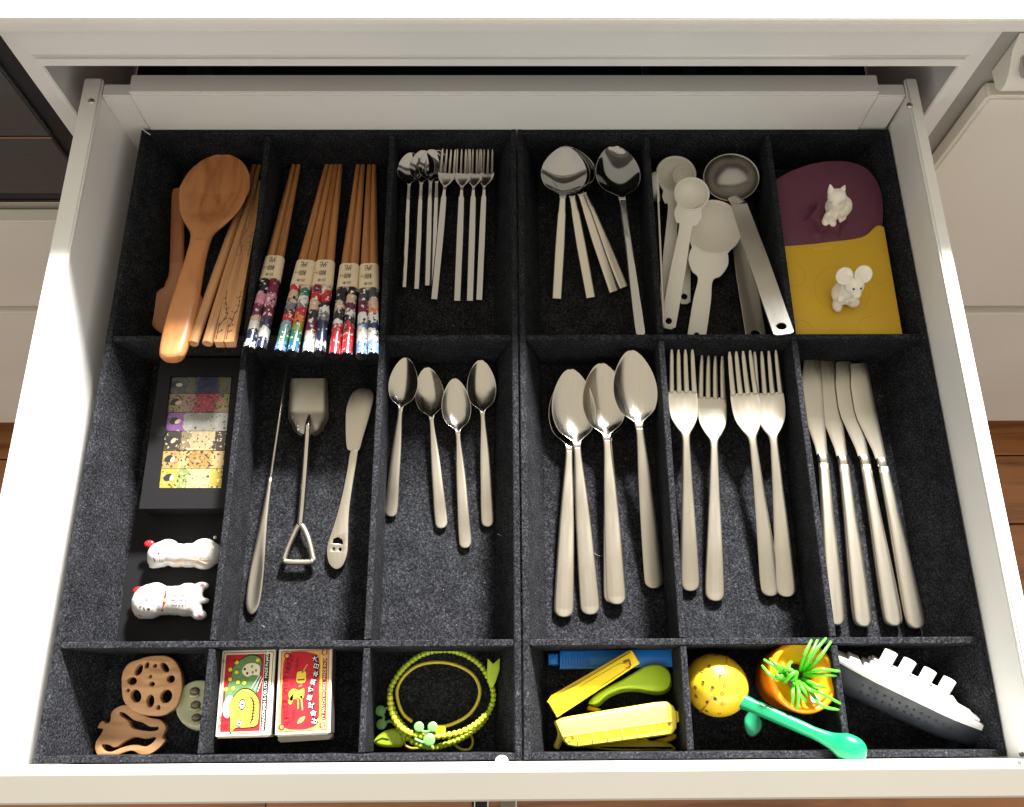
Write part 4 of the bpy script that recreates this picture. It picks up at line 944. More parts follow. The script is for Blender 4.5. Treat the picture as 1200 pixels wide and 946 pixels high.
# ------------------------------------------------ row 3: wooden vegetable rests and stone
c = P(178, 803, .014)
t = Thing('lotus_root_rest', 'round wooden lotus root slice with holes', 'wooden slice', (c.x, c.y, .0075), None)
lo = [(162, 773), (176, 769), (195, 769), (206, 776), (212, 790), (212.5, 810), (206, 828), (192, 838), (176, 839), (160, 835), (146, 824), (142.5, 808), (143, 790), (150, 778)]
hs = [(162.5, 785, 4.0, 7.2, .45), (172, 779.5, 2.6, 3.8, .2), (181.5, 780, 2.1, 2.6, 0), (193, 782, 3.6, 6.8, -.65), (176, 793, 1.9, 2.2, 0), (178, 801.5, 3.1, 2.9, .3), (154.5, 798, 5.6, 4.8, .1), (200, 795.5, 4.8, 4.7, -.4), (150, 809, 2.1, 2.0, 0), (159, 815.5, 6.2, 7.8, -.35), (194.5, 816, 6.8, 8.2, .35), (176, 821.5, 4.6, 7.4, .05), (185.5, 829, 2.2, 3.1, .1)]
def pxcircle(x, y, rx, ry, rot, z, n=16): return [P(x + v.x, y + v.y, z) for v in circle(0, 0, rx, ry, n, rot)]
t.part('slice', prism(catmull([P(x, y, .015) for x, y in lo], 5), .0075, .015, [pxcircle(*h_, .015) for h_ in hs], rnd=.0007), ALDER, smooth=True)
c = P(152, 862, .008)
t = Thing('pepper_rest', 'wooden bell pepper cut-out with two long openings', 'wooden slice', (c.x, c.y, .0005))
ol = [(x, y - 4) for x, y in ((131, 838), (142, 831), (154, 831), (163, 838), (175, 845), (188, 848), (194, 857), (190, 868), (193, 872), (187, 880), (177, 887), (166, 889), (155, 884), (143, 887), (131, 892), (119, 893), (112, 885), (112, 874), (119, 863), (120, 858), (114, 857), (119, 849), (124, 852), (129, 849))]
h1 = [(x, y - 4) for x, y in ((140, 839), (146, 840), (157, 848), (167, 851), (176, 856), (185, 856), (184, 860), (173, 861), (160, 859), (153, 856), (150, 849), (141, 843))]
h2 = [(x, y - 4) for x, y in ((119, 877), (127, 877), (135, 880), (146, 873), (158, 868), (170, 870), (182, 868), (180, 873), (171, 879), (157, 877), (143, 880), (131, 885), (122, 884))]
t.part('slice', prism(catmull([P(x, y, .0085) for x, y in ol], 4), .001, .0085, [catmull([P(x, y, .0085) for x, y in h1], 3), catmull([P(x, y, .0085) for x, y in h2], 3)], rnd=.0006), ALDER, smooth=True)
c = P(228, 828, .010)
t = Thing('stone_rest', 'pale green translucent disc with carved hollows, partly behind the partition', 'disc', (c.x, c.y, .0006))
xr = -.2455 - TF / 2 - .0015
def cutx(pts): return [Vector((min(v.x, xr), v.y, 0)) for v in pts]
GS = mat('green_stone', (.36, .38, .22), .2, coat=.4, vary=.12, vscale=80)
t.part('disc', prism(cutx(pxcircle(234, 827, 29, 30, 0, .011, 40)), .001, .011, rnd=.0015), GS, smooth=True)
for (x, y, rx, ry) in ((228, 810, 7, 5), (229, 826, 7, 5), (230, 841, 6, 4)):
    q = P(x, y, .012); Mh = Matrix.Translation((min(q.x, xr - .005), q.y, .0112))
    t.part('carved_figure', xf(ball((0, 0, 0), .0043, (1, .75, .5)), Mh), mat('brown_stone', (.10, .085, .045), .3, vary=.5, vscale=250, coat=.3), smooth='all')
    t.part('carved_ridge', xf(tube([(-.004, -.003, 0), (0, -.0045, .0012), (.004, -.003, 0)], .0012, 8), Mh), mat('pale_stone', (.5, .48, .32), .3), smooth='all')

# ------------------------------------------------ row 3: matchboxes
CARD = mat('cream_card', (.60, .55, .44), .7); STRK = mat('striker_brown', (.055, .025, .03), .9, bump=.5, bscale=1200)
def quad_frame(q):      # q: world corners at top face: bottom-left, bottom-right, top-right, top-left
    o = q[0]; ux = (q[1] - q[0]); uy = (q[3] - q[0]); return o, ux, uy
def matchbox(label, px, z1, th, deco):
    q = [P(x, y, z1) for x, y in px]; o, ux, uy = quad_frame(q)
    # make the plan a true rectangle
    W_, H_ = (ux.length + (q[2] - q[3]).length) / 2, (uy.length + (q[2] - q[1]).length) / 2
    X = ux.normalized(); Yv = Vector((-X.y, X.x, 0)); c = sum(q, Vector()) / 4
    o = c - X * W_ / 2 - Yv * H_ / 2
    t = Thing('matchbox', label, 'matchbox', (c.x, c.y, z1 - th), 'large printed matchboxes')
    M = Matrix((X, Yv, Vector((0, 0, 1)))).transposed().to_4x4(); M.translation = (o.x, o.y, 0)
    def b(x0, x1, y0, y1, za, zb): return xf(box(x0, x1, y0, y1, za, zb), M)
    t.part('sleeve', b(0, W_, 0, H_, z1 - th, z1), CARD, bevel=.0005)
    t.part('striker', b(-.0003, .0001, .001, H_ - .001, z1 - th + .002, z1 - .002), STRK)
    t.part('striker', b(W_ - .0001, W_ + .0003, .001, H_ - .001, z1 - th + .002, z1 - .002), STRK)
    t.part('tray', b(.0015, W_ - .0015, -.001, .001, z1 - th + .0015, z1 - .0015), CARD)
    if deco: deco(t, lambda u, v, z=0.: M @ Vector((u * W_, v * H_, z1 + .0002 + z)), W_, H_, M, z1)
    return t
def flat(t, f, pts, m, nm, z=0., **k): return t.part(nm, ([f(u, v, z) for u, v in pts], [tuple(range(len(pts)))]), m, **k)
PRED = mat('print_red', (.40, .022, .03), .8, vary=.12, vscale=300); PGRN = mat('print_green', (.10, .20, .08), .8, vary=.15, vscale=400); PYEL = mat('print_yellow', (.60, .48, .05), .8); PORG = mat('print_orange', (.58, .30, .10), .8, vary=.1, vscale=300)
PCRM = mat('print_cream', (.62, .57, .40), .8); PBLK = mat('print_black', (.02, .02, .02), .8); PWHT = mat('print_white', (.82, .82, .78), .8); PDRED = mat('print_dark_red', (.22, .015, .02), .8)
for m_ in (PRED, PGRN, PYEL, PORG, PCRM, PBLK, PWHT, PDRED, CARD): m_.node_tree.nodes['Principled BSDF'].inputs['Specular IOR Level'].default_value = .12
def ell(cx, cy, rx, ry, n=20, rot=0.): return [(v.x, v.y) for v in circle(cx, cy, rx, ry, n, rot)]
def rim(pts, k): 
    cx = sum(p[0] for p in pts) / len(pts); cy = sum(p[1] for p in pts) / len(pts); return [(cx + (x - cx) * k, cy + (y - cy) * k) for x, y in pts]
def sm(pts, k=4): return [(v.x, v.y) for v in catmull([Vector((x, y, 0)) for x, y in pts], k)]
def vtext(t, f, body, size, u, v, M, W_, H_, z1, m, nm='lettering', rot=math.pi / 2, sp_=1., z=.0005):
    t.part(nm, lettering(body, size, M @ Matrix.Translation((u * W_, v * H_, z1 + .0002 + z)) @ Matrix.Rotation(rot, 4, 'Z'), spacing=sp_), m)
def deco_left(t, f, W_, H_, M, z1):
    flat(t, f, [(.035, .03), (.965, .03), (.965, .97), (.035, .97)], PBLK, 'frame_line', 0)
    flat(t, f, [(.045, .036), (.955, .036), (.955, .964), (.045, .964)], PCRM, 'print_border', .0001)
    flat(t, f, [(.08, .055), (.80, .055), (.80, .945), (.08, .945)], PRED, 'print_field', .0002)
    flat(t, f, [(.81, .055), (.905, .055), (.905, .945), (.81, .945)], PBLK, 'text_strip', .0002)
    cap = sm([(.14, .38), (.12, .50), (.20, .68), (.24, .80), (.36, .88), (.55, .93), (.74, .88), (.74, .70), (.70, .52), (.62, .40), (.40, .50), (.24, .42)])
    flat(t, f, rim(cap, 1.05), PBLK, 'cap_outline', .00025); flat(t, f, cap, PGRN, 'cap_print', .0003)
    for u, v in ((.29, .85), (.18, .77), (.30, .735), (.19, .655), (.34, .62), (.46, .61), (.13, .54), (.26, .55), (.68, .87)):
        flat(t, f, ell(u, v, .047, .027), PBLK, 'spot_outline', .00035); flat(t, f, ell(u, v, .040, .023), PYEL, 'spot_print', .0004)
    flat(t, f, sm([(.40, .74), (.46, .82), (.60, .84), (.72, .80), (.72, .70), (.60, .70), (.50, .68)]), PCRM, 'flower_print', .0004)
    for u, v in ((.45, .77), (.50, .72), (.58, .80), (.66, .75), (.60, .73)): flat(t, f, ell(u, v, .022, .016, 10), PBLK if u < .52 else PGRN, 'flower_mark', .0005)
    for (a_, b_) in (((.74, .70), (.60, .54)), ((.77, .68), (.66, .52)), ((.80, .66), (.72, .50))):
        flat(t, f, [a_, (a_[0] - .012, a_[1]), (b_[0] - .012, b_[1]), b_], PWHT, 'ribbon_print', .0005)
    wh = sm([(.14, .43), (.10, .34), (.12, .25), (.20, .21), (.28, .28), (.28, .42), (.22, .47)])
    flat(t, f, wh, PWHT, 'hair_tuft', .00045)
    fc = sm([(.30, .46), (.42, .53), (.58, .52), (.70, .45), (.76, .36), (.76, .16), (.70, .11), (.52, .10), (.36, .10), (.28, .05), (.26, .14), (.24, .28), (.22, .36)])
    flat(t, f, rim(fc, 1.06), PBLK, 'face_outline', .0005); flat(t, f, fc, PYEL, 'face_print', .00055)
    for u, v, rx, ry in ((.45, .36, .045, .048), (.42, .145, .045, .030)):
        flat(t, f, ell(u, v, rx * 1.45, ry * 1.35), PBLK, 'eye_outline', .0006); flat(t, f, ell(u, v, rx, ry), PWHT, 'eye_print', .00065); flat(t, f, ell(u, v, .022, .014, 8), PBLK, 'pupil_print', .0007)
    prev = None
    mo_ = [(.58, .45), (.64, .41), (.665, .34), (.66, .27), (.66, .20), (.62, .14)]
    for p, q in zip(mo_[:-1], mo_[1:]): flat(t, f, [(p[0] - .014, p[1]), (p[0] + .014, p[1]), (q[0] + .014, q[1]), (q[0] - .014, q[1])], PBLK, 'mouth_print', .00062)
    for v in (.43, .395, .36, .325, .29, .255, .22, .185): flat(t, f, [(.61, v), (.71, v - .008), (.71, v), (.61, v + .008)], PBLK, 'tooth_line', .00062)
    for (a_, b_) in (((.52, .34), (.57, .31)), ((.52, .22), (.56, .17)), ((.34, .30), (.31, .24)), ((.56, .38), (.54, .42))): flat(t, f, [(a_[0], a_[1] + .014), a_, b_, (b_[0], b_[1] + .014)], PBLK, 'face_line', .00062)
    flat(t, f, sm([(.21, .30), (.27, .33), (.28, .26), (.23, .23)]), PORG, 'ear_print', .0006)
    vtext(t, f, 'THAVAAGONASH & CO. LTD.  MADE IN JAPAN', .00325, .858, .5, M, W_, H_, z1, PWHT, sp_=.93)
    vtext(t, f, '大日本', .0042, .14, .87, M, W_, H_, z1, PDRED, rot=0); vtext(t, f, '登録', .0042, .14, .20, M, W_, H_, z1, PDRED, rot=0); vtext(t, f, '商標', .0042, .13, .11, M, W_, H_, z1, PDRED, rot=0)
def deco_right(t, f, W_, H_, M, z1):
    flat(t, f, [(.05, .035), (.95, .035), (.95, .965), (.05, .965)], PDRED, 'frame_line', 0)
    flat(t, f, [(.06, .04), (.94, .04), (.94, .96), (.06, .96)], PORG, 'print_border', .0001)
    fld = sm([(.10, .16), (.10, .5), (.10, .82), (.20, .94), (.45, .95), (.60, .93), (.76, .86), (.78, .5), (.78, .14), (.60, .06), (.35, .055), (.18, .08)], 4)
    flat(t, f, fld, PRED, 'print_field', .0002)
    flat(t, f, [(.795, .10), (.825, .10), (.825, .90), (.795, .90)], PYEL, 'yellow_line', .0002)
    flat(t, f, [(.835, .15), (.915, .15), (.915, .86), (.835, .86)], PDRED, 'text_strip', .0002)
    for u, v in ((.16, .91), (.86, .93), (.12, .09), (.86, .09)):
        flat(t, f, ell(u, v, .055, .036), PDRED, 'medallion', .0003); flat(t, f, ell(u, v, .035, .022), PORG, 'medallion_centre', .0004)
    s = 'SUPERIOR SAFETY MATCH'
    for i, ch in enumerate(s):
        q = i / (len(s) - 1); v = .13 + .75 * q; u = .235 - .085 * math.sin(math.pi * q) ; an = math.pi / 2 + .30 * math.cos(math.pi * q)
        if ch != ' ': vtext(t, f, ch, .0062, u, v, M, W_, H_, z1, PDRED, 'letter', rot=an)
    s = '大日本燐寸株式会社'
    for i, ch in enumerate(s):
        q = i / (len(s) - 1); v = .86 - .72 * q; u = .66 + .055 * math.sin(2 * math.pi * q * 1.15 + .4) + .01
        flat(t, f, ell(u, v, .062, .046, 12), PBLK, 'ribbon_panel', .0003)
    for i, ch in enumerate(s):
        q = i / (len(s) - 1); v = .86 - .72 * q; u = .66 + .055 * math.sin(2 * math.pi * q * 1.15 + .4) + .01
        vtext(t, f, ch, .0048, u, v, M, W_, H_, z1, PWHT, 'character', rot=math.pi / 2 - .3)
    vtext(t, f, 'SAFETY MATCH WORKS  MADE IN JAPAN', .0033, .875, .505, M, W_, H_, z1, PCRM, sp_=.98)
    # little long-legged bird-like figure on a drum, kept generic
    for pts in (sm([(.36, .60), (.36, .70), (.42, .72), (.52, .71), (.52, .60), (.44, .58)]), sm([(.22, .47), (.30, .52), (.42, .50), (.50, .52), (.50, .42), (.42, .40), (.32, .40), (.26, .38)]), sm([(.22, .38), (.30, .46), (.30, .38), (.26, .34)]), [(.43, .44), (.47, .44), (.50, .28), (.48, .26)], [(.38, .42), (.41, .42), (.42, .30), (.40, .28)], [(.44, .70), (.47, .70), (.56, .80), (.54, .80)], sm([(.40, .12), (.44, .18), (.54, .20), (.50, .14)])):
        flat(t, f, rim(pts, 1.12), PDRED, 'figure_outline', .0003); flat(t, f, pts, PYEL if pts[0][0] < .4 else PORG, 'figure_print', .0004)
    flat(t, f, [(.37, .61), (.51, .61), (.51, .63), (.37, .63)], PDRED, 'figure_line', .0005); flat(t, f, [(.40, .53), (.46, .55), (.46, .57), (.40, .55)], PGRN, 'figure_line', .0005)
    vtext(t, f, 'TRADE', .003, .36, .80, M, W_, H_, z1, PDRED); vtext(t, f, 'MARK', .003, .33, .22, M, W_, H_, z1, PDRED)
zt = .0395
matchbox('cream-bordered matchbox with a grinning yellow face in a green spotted cap', [(251, 864), (316, 862), (324, 761), (262, 762)], zt, .0185, deco_left)
matchbox('red and orange matchbox lettered SUPERIOR SAFETY MATCH', [(321, 862), (385, 859), (391, 757.5), (328, 760)], zt + .001, .0185, deco_right)
matchbox('lower matchbox sticking out below the red and orange one', [(324, 869), (386, 865), (391, 768), (330, 770)], .0200, .0185, None)
matchbox('lower matchbox almost hidden below the yellow face matchbox', [(255, 862), (318, 862), (325, 768), (264, 768)], .0200, .0185, None)

# ------------------------------------------------ row 3: silicone food ties
LIME = mat('lime_silicone', (.42, .56, .03), .35, sss=.15); LIME2 = mat('bright_lime_silicone', (.62, .66, .04), .35, sss=.15); OLY = mat('olive_yellow_silicone', (.56, .46, .04), .35, sss=.15); MINT = mat('mint_silicone', (.17, .42, .12), .35, sss=.2)
t = Thing('beaded_tie', 'lime beaded silicone food tie looped round, with a fish head and a forked tail', 'food tie', P(520, 820, .003))
path = [(478, 857), (466, 843), (459, 826), (457, 810), (464, 795), (476, 780), (493, 768), (513, 762.5), (533, 763.5), (550, 770), (562, 779), (570, 790), (577, 806), (578, 820), (573, 834), (562, 850), (545, 863), (525, 872), (505, 876), (487, 871), (473, 860), (463, 846)]
beads = []
pp = catmull([P(x, y, .012 if i < 18 else .017) for i, (x, y) in enumerate(path)], 12, False)
run = 0; last = pp[0]; acc = [ball(pp[0], .0026, nu=8, nv=6)]
for p in pp[1:]:
    run += (p - last).length; last = p
    if run > .0032: acc.append(ball(p, .0026, nu=8, nv=6)); run = 0
acc.append(tube(pp, .0015, 6))
b_ = t.part('beaded_cord', join(*acc), LIME, smooth='all')
pp2 = catmull([P(x, y, .021) for x, y in ((457, 812), (458, 830), (466, 848), (480, 859), (500, 863), (522, 862), (543, 857), (560, 847), (570, 836))], 10, False)
run = 0; last = pp2[0]; acc = [tube(pp2, .0015, 6)]
for p in pp2[1:]:
    run += (p - last).length; last = p
    if run > .0032: acc.append(ball(p, .0027, nu=8, nv=6)); run = 0
t.part('beaded_cord', join(*acc), LIME2, smooth='all')
tl = [P(x, y, .024) for x, y in ((571.5, 772), (578, 778), (586, 771), (585.5, 785), (581, 799), (578, 805), (573, 803), (570.5, 790))]
t.part('tail', prism(tl, .0225, .0245, rnd=.0006), LIME, smooth=True)
hd = [P(x, y, .010) for x, y in ((438, 870), (443, 862), (452, 856), (464, 854), (473, 860), (472, 874), (460, 876), (446, 875))]
v1 = catmull(hd, 4); t.part('head', prism(v1, .003, .0135, rnd=.0028), LIME, smooth='all')
t.part('mouth', tube([P(439, 868.5, .0137), P(448, 864.5, .0141), P(456, 866, .0141)], .0005, 6), mat('lime_shadow', (.10, .16, .01), .5))
t = Thing('silicone_tie', 'thin olive yellow silicone ring inside the beaded loop', 'food tie', P(515, 815, .003))
lp = [(483, 846), (472, 836), (466, 820), (466, 806), (474, 792), (488, 781), (505, 776.5), (524, 777), (543, 783), (556, 793), (562, 807), (560, 822), (551, 836), (538, 845), (522, 851), (508, 851)]
t.part('ring', tube(catmull([P(x, y, .013) for x, y in lp], 6, False), .0014, 8), OLY, smooth='all')
lk = P(516, 855, .015); t.part('buckle', xf(box(-.0045, .0045, -.003, .003, -.002, .002), Matrix.Translation(lk)), mat('yellow_buckle', (.75, .60, .02), .35), bevel=.0008)
lp = [(476, 864), (474, 872), (482, 877), (495, 876)]
t.part('loop_end', tube(catmull([P(x, y, .006) for x, y in lp], 6, False), .0011, 8), OLY, smooth='all')
lp = [(524, 862), (531, 871), (540, 878), (550, 878), (554, 870), (552, 862), (545, 855)]
t.part('loop_end', tube(catmull([P(x, y, .006) for x, y in lp], 6, False), .0011, 8), OLY, smooth='all')
def mint(label, cs, links, z):
    c = P(*cs[0][:2], z); t = Thing('mint_tie', label, 'food tie', (c.x, c.y, z - .002), 'mint clover-ended food ties')
    for x, y, r in cs: q = P(x, y, z); t.part('lobe', xf(lathe([(.0001, -.0012), (r * .8, -.0012), (r, -.0004), (r, .0006), (r * .8, .0012), (.0001, .0012)], 20), Matrix.Translation(q)), MINT, smooth=True)
    for L_ in links: t.part('strap', tube(catmull([P(x, y, z) for x, y in L_], 4, False), .0012, 8), MINT, smooth='all')
mint('pale mint tie with round lobes lying across the beaded loop at the bottom', [(491, 852, .0040), (507, 852, .0040), (503, 867, .0048)], [[(491, 855), (499, 858), (507, 855)], [(486, 866), (495, 870), (503, 870)]], .0245)
mint('pale mint tie with two round lobes left of the beaded loop', [(446, 833, .0042), (447, 849, .0042)], [[(446, 836), (450, 841), (447, 846)], [(449, 833), (456, 829), (462, 832)], [(450, 850), (456, 845), (462, 848)]], .007)

# ------------------------------------------------ row 3: bag clips
def pxprism(pts, z0, z1, rnd=.0015, sm_=0): 
    L = [P(x, y, z1) for x, y in pts]; L = catmull(L, sm_) if sm_ else L
    return prism(L, z0, z1, rnd=rnd)
BLU = mat('blue_plastic', (.010, .17, .60), .3, bump=.03, bscale=300); YLW = mat('yellow_plastic', (.86, .68, .015), .28, sss=.1); YLO = mat('amber_yellow_plastic', (.86, .52, .01), .28, sss=.1); YPL = mat('pale_yellow_plastic', (.84, .74, .10), .3, sss=.1); LGR = mat('leaf_green_plastic', (.36, .55, .02), .32, sss=.1)
GR_ = 'plastic bag clips'
t = Thing('bag_clip', 'long blue bag clip at the back of the compartment', 'bag clip', P(715, 772, .002), GR_)
t.part('bar', pxprism([(656, 762.5), (788, 761), (788, 781.5), (656, 784)], .006, .018, .001), BLU, smooth=True)
t.part('hinge', pxprism([(642, 765), (655, 765), (655, 780), (642, 779)], .007, .0165, .003), BLU, smooth=True)
for i in range(10):
    x = 660 + i * 3.4; a_, b_ = P(x, 764, .0182), P(x, 781, .0182); t.part('rib', tube([a_, b_], .0005, 5), BLU)
a_, b_ = P(657, 783.2, .0178), P(786, 780.8, .0178); t.part('edge_ridge', tube([a_, b_], .0005, 5), mat('light_blue_plastic', (.12, .35, .75), .3))
t = Thing('bag_clip', 'lime green bag clip with a rounded paddle end, under the amber one', 'bag clip', P(735, 800, .002), GR_)
gl = [(690, 824), (697, 815), (712, 805), (728, 797), (745, 787), (757, 780), (770, 778), (782, 783), (787, 793), (785, 804), (777, 810), (763, 810), (745, 807), (728, 808), (712, 815), (700, 825)]
t.part('upper_jaw', pxprism(gl, .016, .022, .002, 3), LGR, smooth='all')
t.part('lower_jaw', pxprism([(x + 1, y + 4) for x, y in gl], .006, .012, .002, 3), mat('dark_leaf_green_plastic', (.20, .33, .02), .35), smooth='all')
t = Thing('bag_clip', 'amber yellow bag clip lying diagonally across the blue and green ones', 'bag clip', P(695, 803, .02), GR_)
t.part('bar', pxprism([(642, 822), (739, 763.5), (749, 778), (653, 841)], .0245, .036, .0018), YLW, smooth=True)
t.part('side_flange', pxprism([(641, 822.5), (646, 815), (737, 762), (741, 763.5), (643, 823.5)], .027, .033, .0005), YLO)
t.part('end_face', pxprism([(738.5, 763), (742, 764), (750, 777), (748.5, 778.5)], .027, .0368, .0005), YLO)
rec = [(653, 824), (664, 815), (716, 784), (729, 778), (733, 781), (731, 787), (667, 828), (655, 833)]
t.part('recess_line', tube(catmull([P(x, y, .0361) for x, y in rec], 4), .0004, 5, True), YLO, smooth='all')
for pts in ([(730, 775), (737, 772), (738, 774), (731, 777)], [(738, 773), (740, 780), (738.5, 781), (736.5, 774)], [(733, 782), (739, 780), (738, 783), (734, 784)]): t.part('latch_slot', pxprism(pts, .0358, .0363, 0), mat('rust_brown', (.20, .06, .01), .5))
t.part('latch', pxprism([(731, 778), (736, 776), (738, 780), (734, 782.5)], .036, .0372, .0004), YLO)
t = Thing('bag_clip', 'large pale yellow bag clip with ribbed channel at the front', 'bag clip', P(722, 850, .02), GR_)
t.part('body', pxprism([(650, 845), (658, 841), (768, 823), (782, 822), (790, 827), (794, 835), (794, 853), (788, 861), (677, 876), (666, 874), (660, 868)], .017, .034, .0032), YPL, smooth=True)
t.part('channel', pxprism([(663, 862), (783, 847), (785, 855), (680, 870), (667, 869)], .0338, .0344, .0003), YLW)
t.part('edge_ridge', tube([P(660, 863, .0345), P(788, 845, .0345)], .0007, 6), YPL)
for i in range(6):
    x = 676 + i * 17.5; yy = 862.5 - (x - 676) * .127; t.part('rib', tube([P(x, yy - 1.5, .0346), P(x + 1.5, yy + 7.5, .0346)], .0006, 5), YPL)
for x, y in ((671, 865), (784, 848.5)): q = P(x, y, .0346); t.part('rivet_hole', prism(circle(q.x, q.y, .0014, .0010, 8), .0343, .0348), mat('rust_brown', (.20, .06, .01), .5))
t.part('end_tab', pxprism([(792, 833), (796, 834), (796, 846), (792, 848)], .020, .031, .001), YLW)
t.part('lever', tube(catmull([P(653, 846, .026), P(657, 856, .024), P(656, 866, .018), P(652, 876, .014)], 4, False), .0028, 8), YPL, smooth='all')
t = Thing('bag_clip', 'yellow bag clip with wavy jaws, lowest in the pile at the front', 'bag clip', P(740, 874, .002), GR_)
t.part('jaw', pxprism([(682, 877), (700, 872), (730, 869), (744, 864), (748, 868), (756, 864), (762, 868), (776, 868), (786, 872), (792, 877), (788, 880), (765, 879), (740, 880), (712, 879), (696, 877)], .004, .011, .0012, 3), YLW, smooth='all')
t.part('tip', pxprism([(768, 868), (780, 864), (790, 860), (794, 863), (788, 868), (778, 870)], .010, .014, .0008, 3), YLO, smooth='all')
t.part('lever', tube([P(689, 829, .012), P(703, 834, .014)], .0022, 8), YLO, smooth='all')

# ------------------------------------------------ row 3: lemon infuser
LEM = mat('lemon_plastic', (.80, .52, .02), .35, sss=.1); GRN = mat('emerald_plastic', (.004, .24, .095), .28, sss=.05)
q = P(839, 803, .027); r_b = .0245
xl = .1285 + TF / 2
t = Thing('lemon_infuser', 'lemon-shaped tea infuser with a long green stem handle and leaf', 'tea infuser', (q.x, q.y, .002))
ax = (P(1000, 879, .062) - P(872, 822, .034)).normalized()
Mq = frame(q, q + ax).to_3x3().to_4x4(); Mq.translation = q
V, Fc = lathe([(r_b * 1.0 * math.sin(x) + 1e-4, -r_b * 1.06 * math.cos(x)) for x in [i * math.pi / 24 for i in range(25)]], 40, Matrix.Rotation(-math.pi / 2, 4, 'X'))
t.part('ball', xf((V, Fc), Mq), LEM, smooth='all')
# tilt the seam as in the photograph
sa = P(852, 768, .030); sb = P(820, 838, .030)
d1 = (sb - sa).normalized(); nrm = Vector((-d1.y, d1.x, 0)); nrm.normalize(); off = ((sa + sb) / 2 - q).dot(nrm); rs = math.sqrt(max(1e-6, r_b ** 2 - off ** 2))
Ms = Matrix((d1, Vector((0, 0, 1)), nrm)).transposed().to_4x4(); Ms.translation = q + nrm * off
t.part('seam_ring', xf(tube([(rs * 1.012 * math.cos(a * math.pi / 24), rs * 1.012 * math.sin(a * math.pi / 24), 0) for a in range(48)], .0007, 6, True), Ms), mat('amber_seam', (.75, .42, .01), .35), smooth='all')
HOLE = mat('hole_shadow_brown', (.09, .05, .004), .6)
for x, y in ((839, 768), (826, 772), (831, 781), (823, 787), (813, 795), (824, 800), (815, 806), (816, 816), (850, 784), (860, 786), (844, 793), (857, 794), (849, 804), (866, 802), (835, 806), (846, 813), (838, 819), (829, 823), (847, 825), (853, 832), (828, 833), (843, 836)):
    d = ray(x, y).normalized(); oc = CP - q; bb = oc.dot(d); disc = bb * bb - (oc.length_squared - (r_b * 1.01) ** 2)
    if disc > 0:
        h = CP + d * (-bb - math.sqrt(disc)); nn = (h - q).normalized()
        Mh = nn.to_track_quat('Z', 'Y').to_matrix().to_4x4(); Mh.translation = h
        t.part('hole', xf(lathe([(.0015, .0003), (.0013, .0002), (.0001, -.0002)], 10), Mh), HOLE)
        
A = P(868, 821, .036); B = P(974, 868, .062)
hp = interp([(0, 0, 0, .0066, .0132, 0), (0, .006, 0, .0056, .0112, 0), (0, .05, 0, .0048, .0096, 0), (0, (B - A).length * .82, 0, .0046, .0092, 0), (0, (B - A).length, 0, .0062, .011, 0), (0, (B - A).length + .010, 0, .0100, .0175, 0), (0, (B - A).length + .019, 0, .0098, .0165, 0), (0, (B - A).length + .0245, 0, .0062, .010, 0), (0, (B - A).length + .0262, 0, .0012, .002, 0)], 6)
t.part('stem_handle', xf(loft(hp, 11), frame(A, B)), GRN, smooth='all')
lf = [(880, 833), (888, 838), (893, 848), (890, 858), (881, 864), (874, 857), (872, 845), (875, 837)]
t.part('leaf', prism(catmull([P(x, y, .022) for x, y in lf], 4), .020, .0235, rnd=.0012), mat('shaded_emerald_plastic', (.008, .26, .12), .4), smooth='all')

# ------------------------------------------------ row 3: orange pot with grass
ORG = mat('orange_plastic', (.88, .22, .004), .26, sss=.1); ORG2 = mat('golden_rim_plastic', (.90, .34, .005), .24, sss=.1)
q = P(939, 793, .052)
t = Thing('plant_pot_holder', 'round orange plastic pot with bright green grass blades sprouting', 'pot', (q.x, q.y, .004))
Mt = Matrix.Translation((q.x, q.y, 0)) @ Matrix.Translation((0, 0, .030)) @ Matrix.Rotation(.10, 4, 'Y') @ Matrix.Translation((0, 0, -.030))
t.part('pot', lathe([(.0001, .004), (.020, .004), (.0235, .007), (.0262, .030), (.0275, .046), (.0283, .049), (.0278, .0515)], 48, Mt), ORG, smooth='all')
t.part('rim', lathe([(.0278, .0513), (.0262, .0530), (.0242, .0528), (.0232, .0512), (.0215, .0490), (.0150, .0468), (.0125, .0455), (.0112, .0430), (.0105, .0380)], 48, Mt), ORG2, smooth='all')
t.part('dark_disc', lathe([(.0001, .0385), (.0110, .0385)], 20, Mt), mat('dark_hole', (.02, .012, .004), .8))  # dark disc painted in as the shade inside the pot's hole
GRS = mat('grass_green_rubber', (.09, .50, .03), .32, sss=.15)
def gb(pts, r=.0017, zs=None):
    n = len(pts); W = [P(x, y, z) for x, y, z in pts]; pa = catmull(W, 5, False)
    t.part('grass_blade', tube(pa, lambda i: r * (1 - .55 * (i / len(pa)) ** 2), 7), GRS, smooth='all')
Z0 = .045
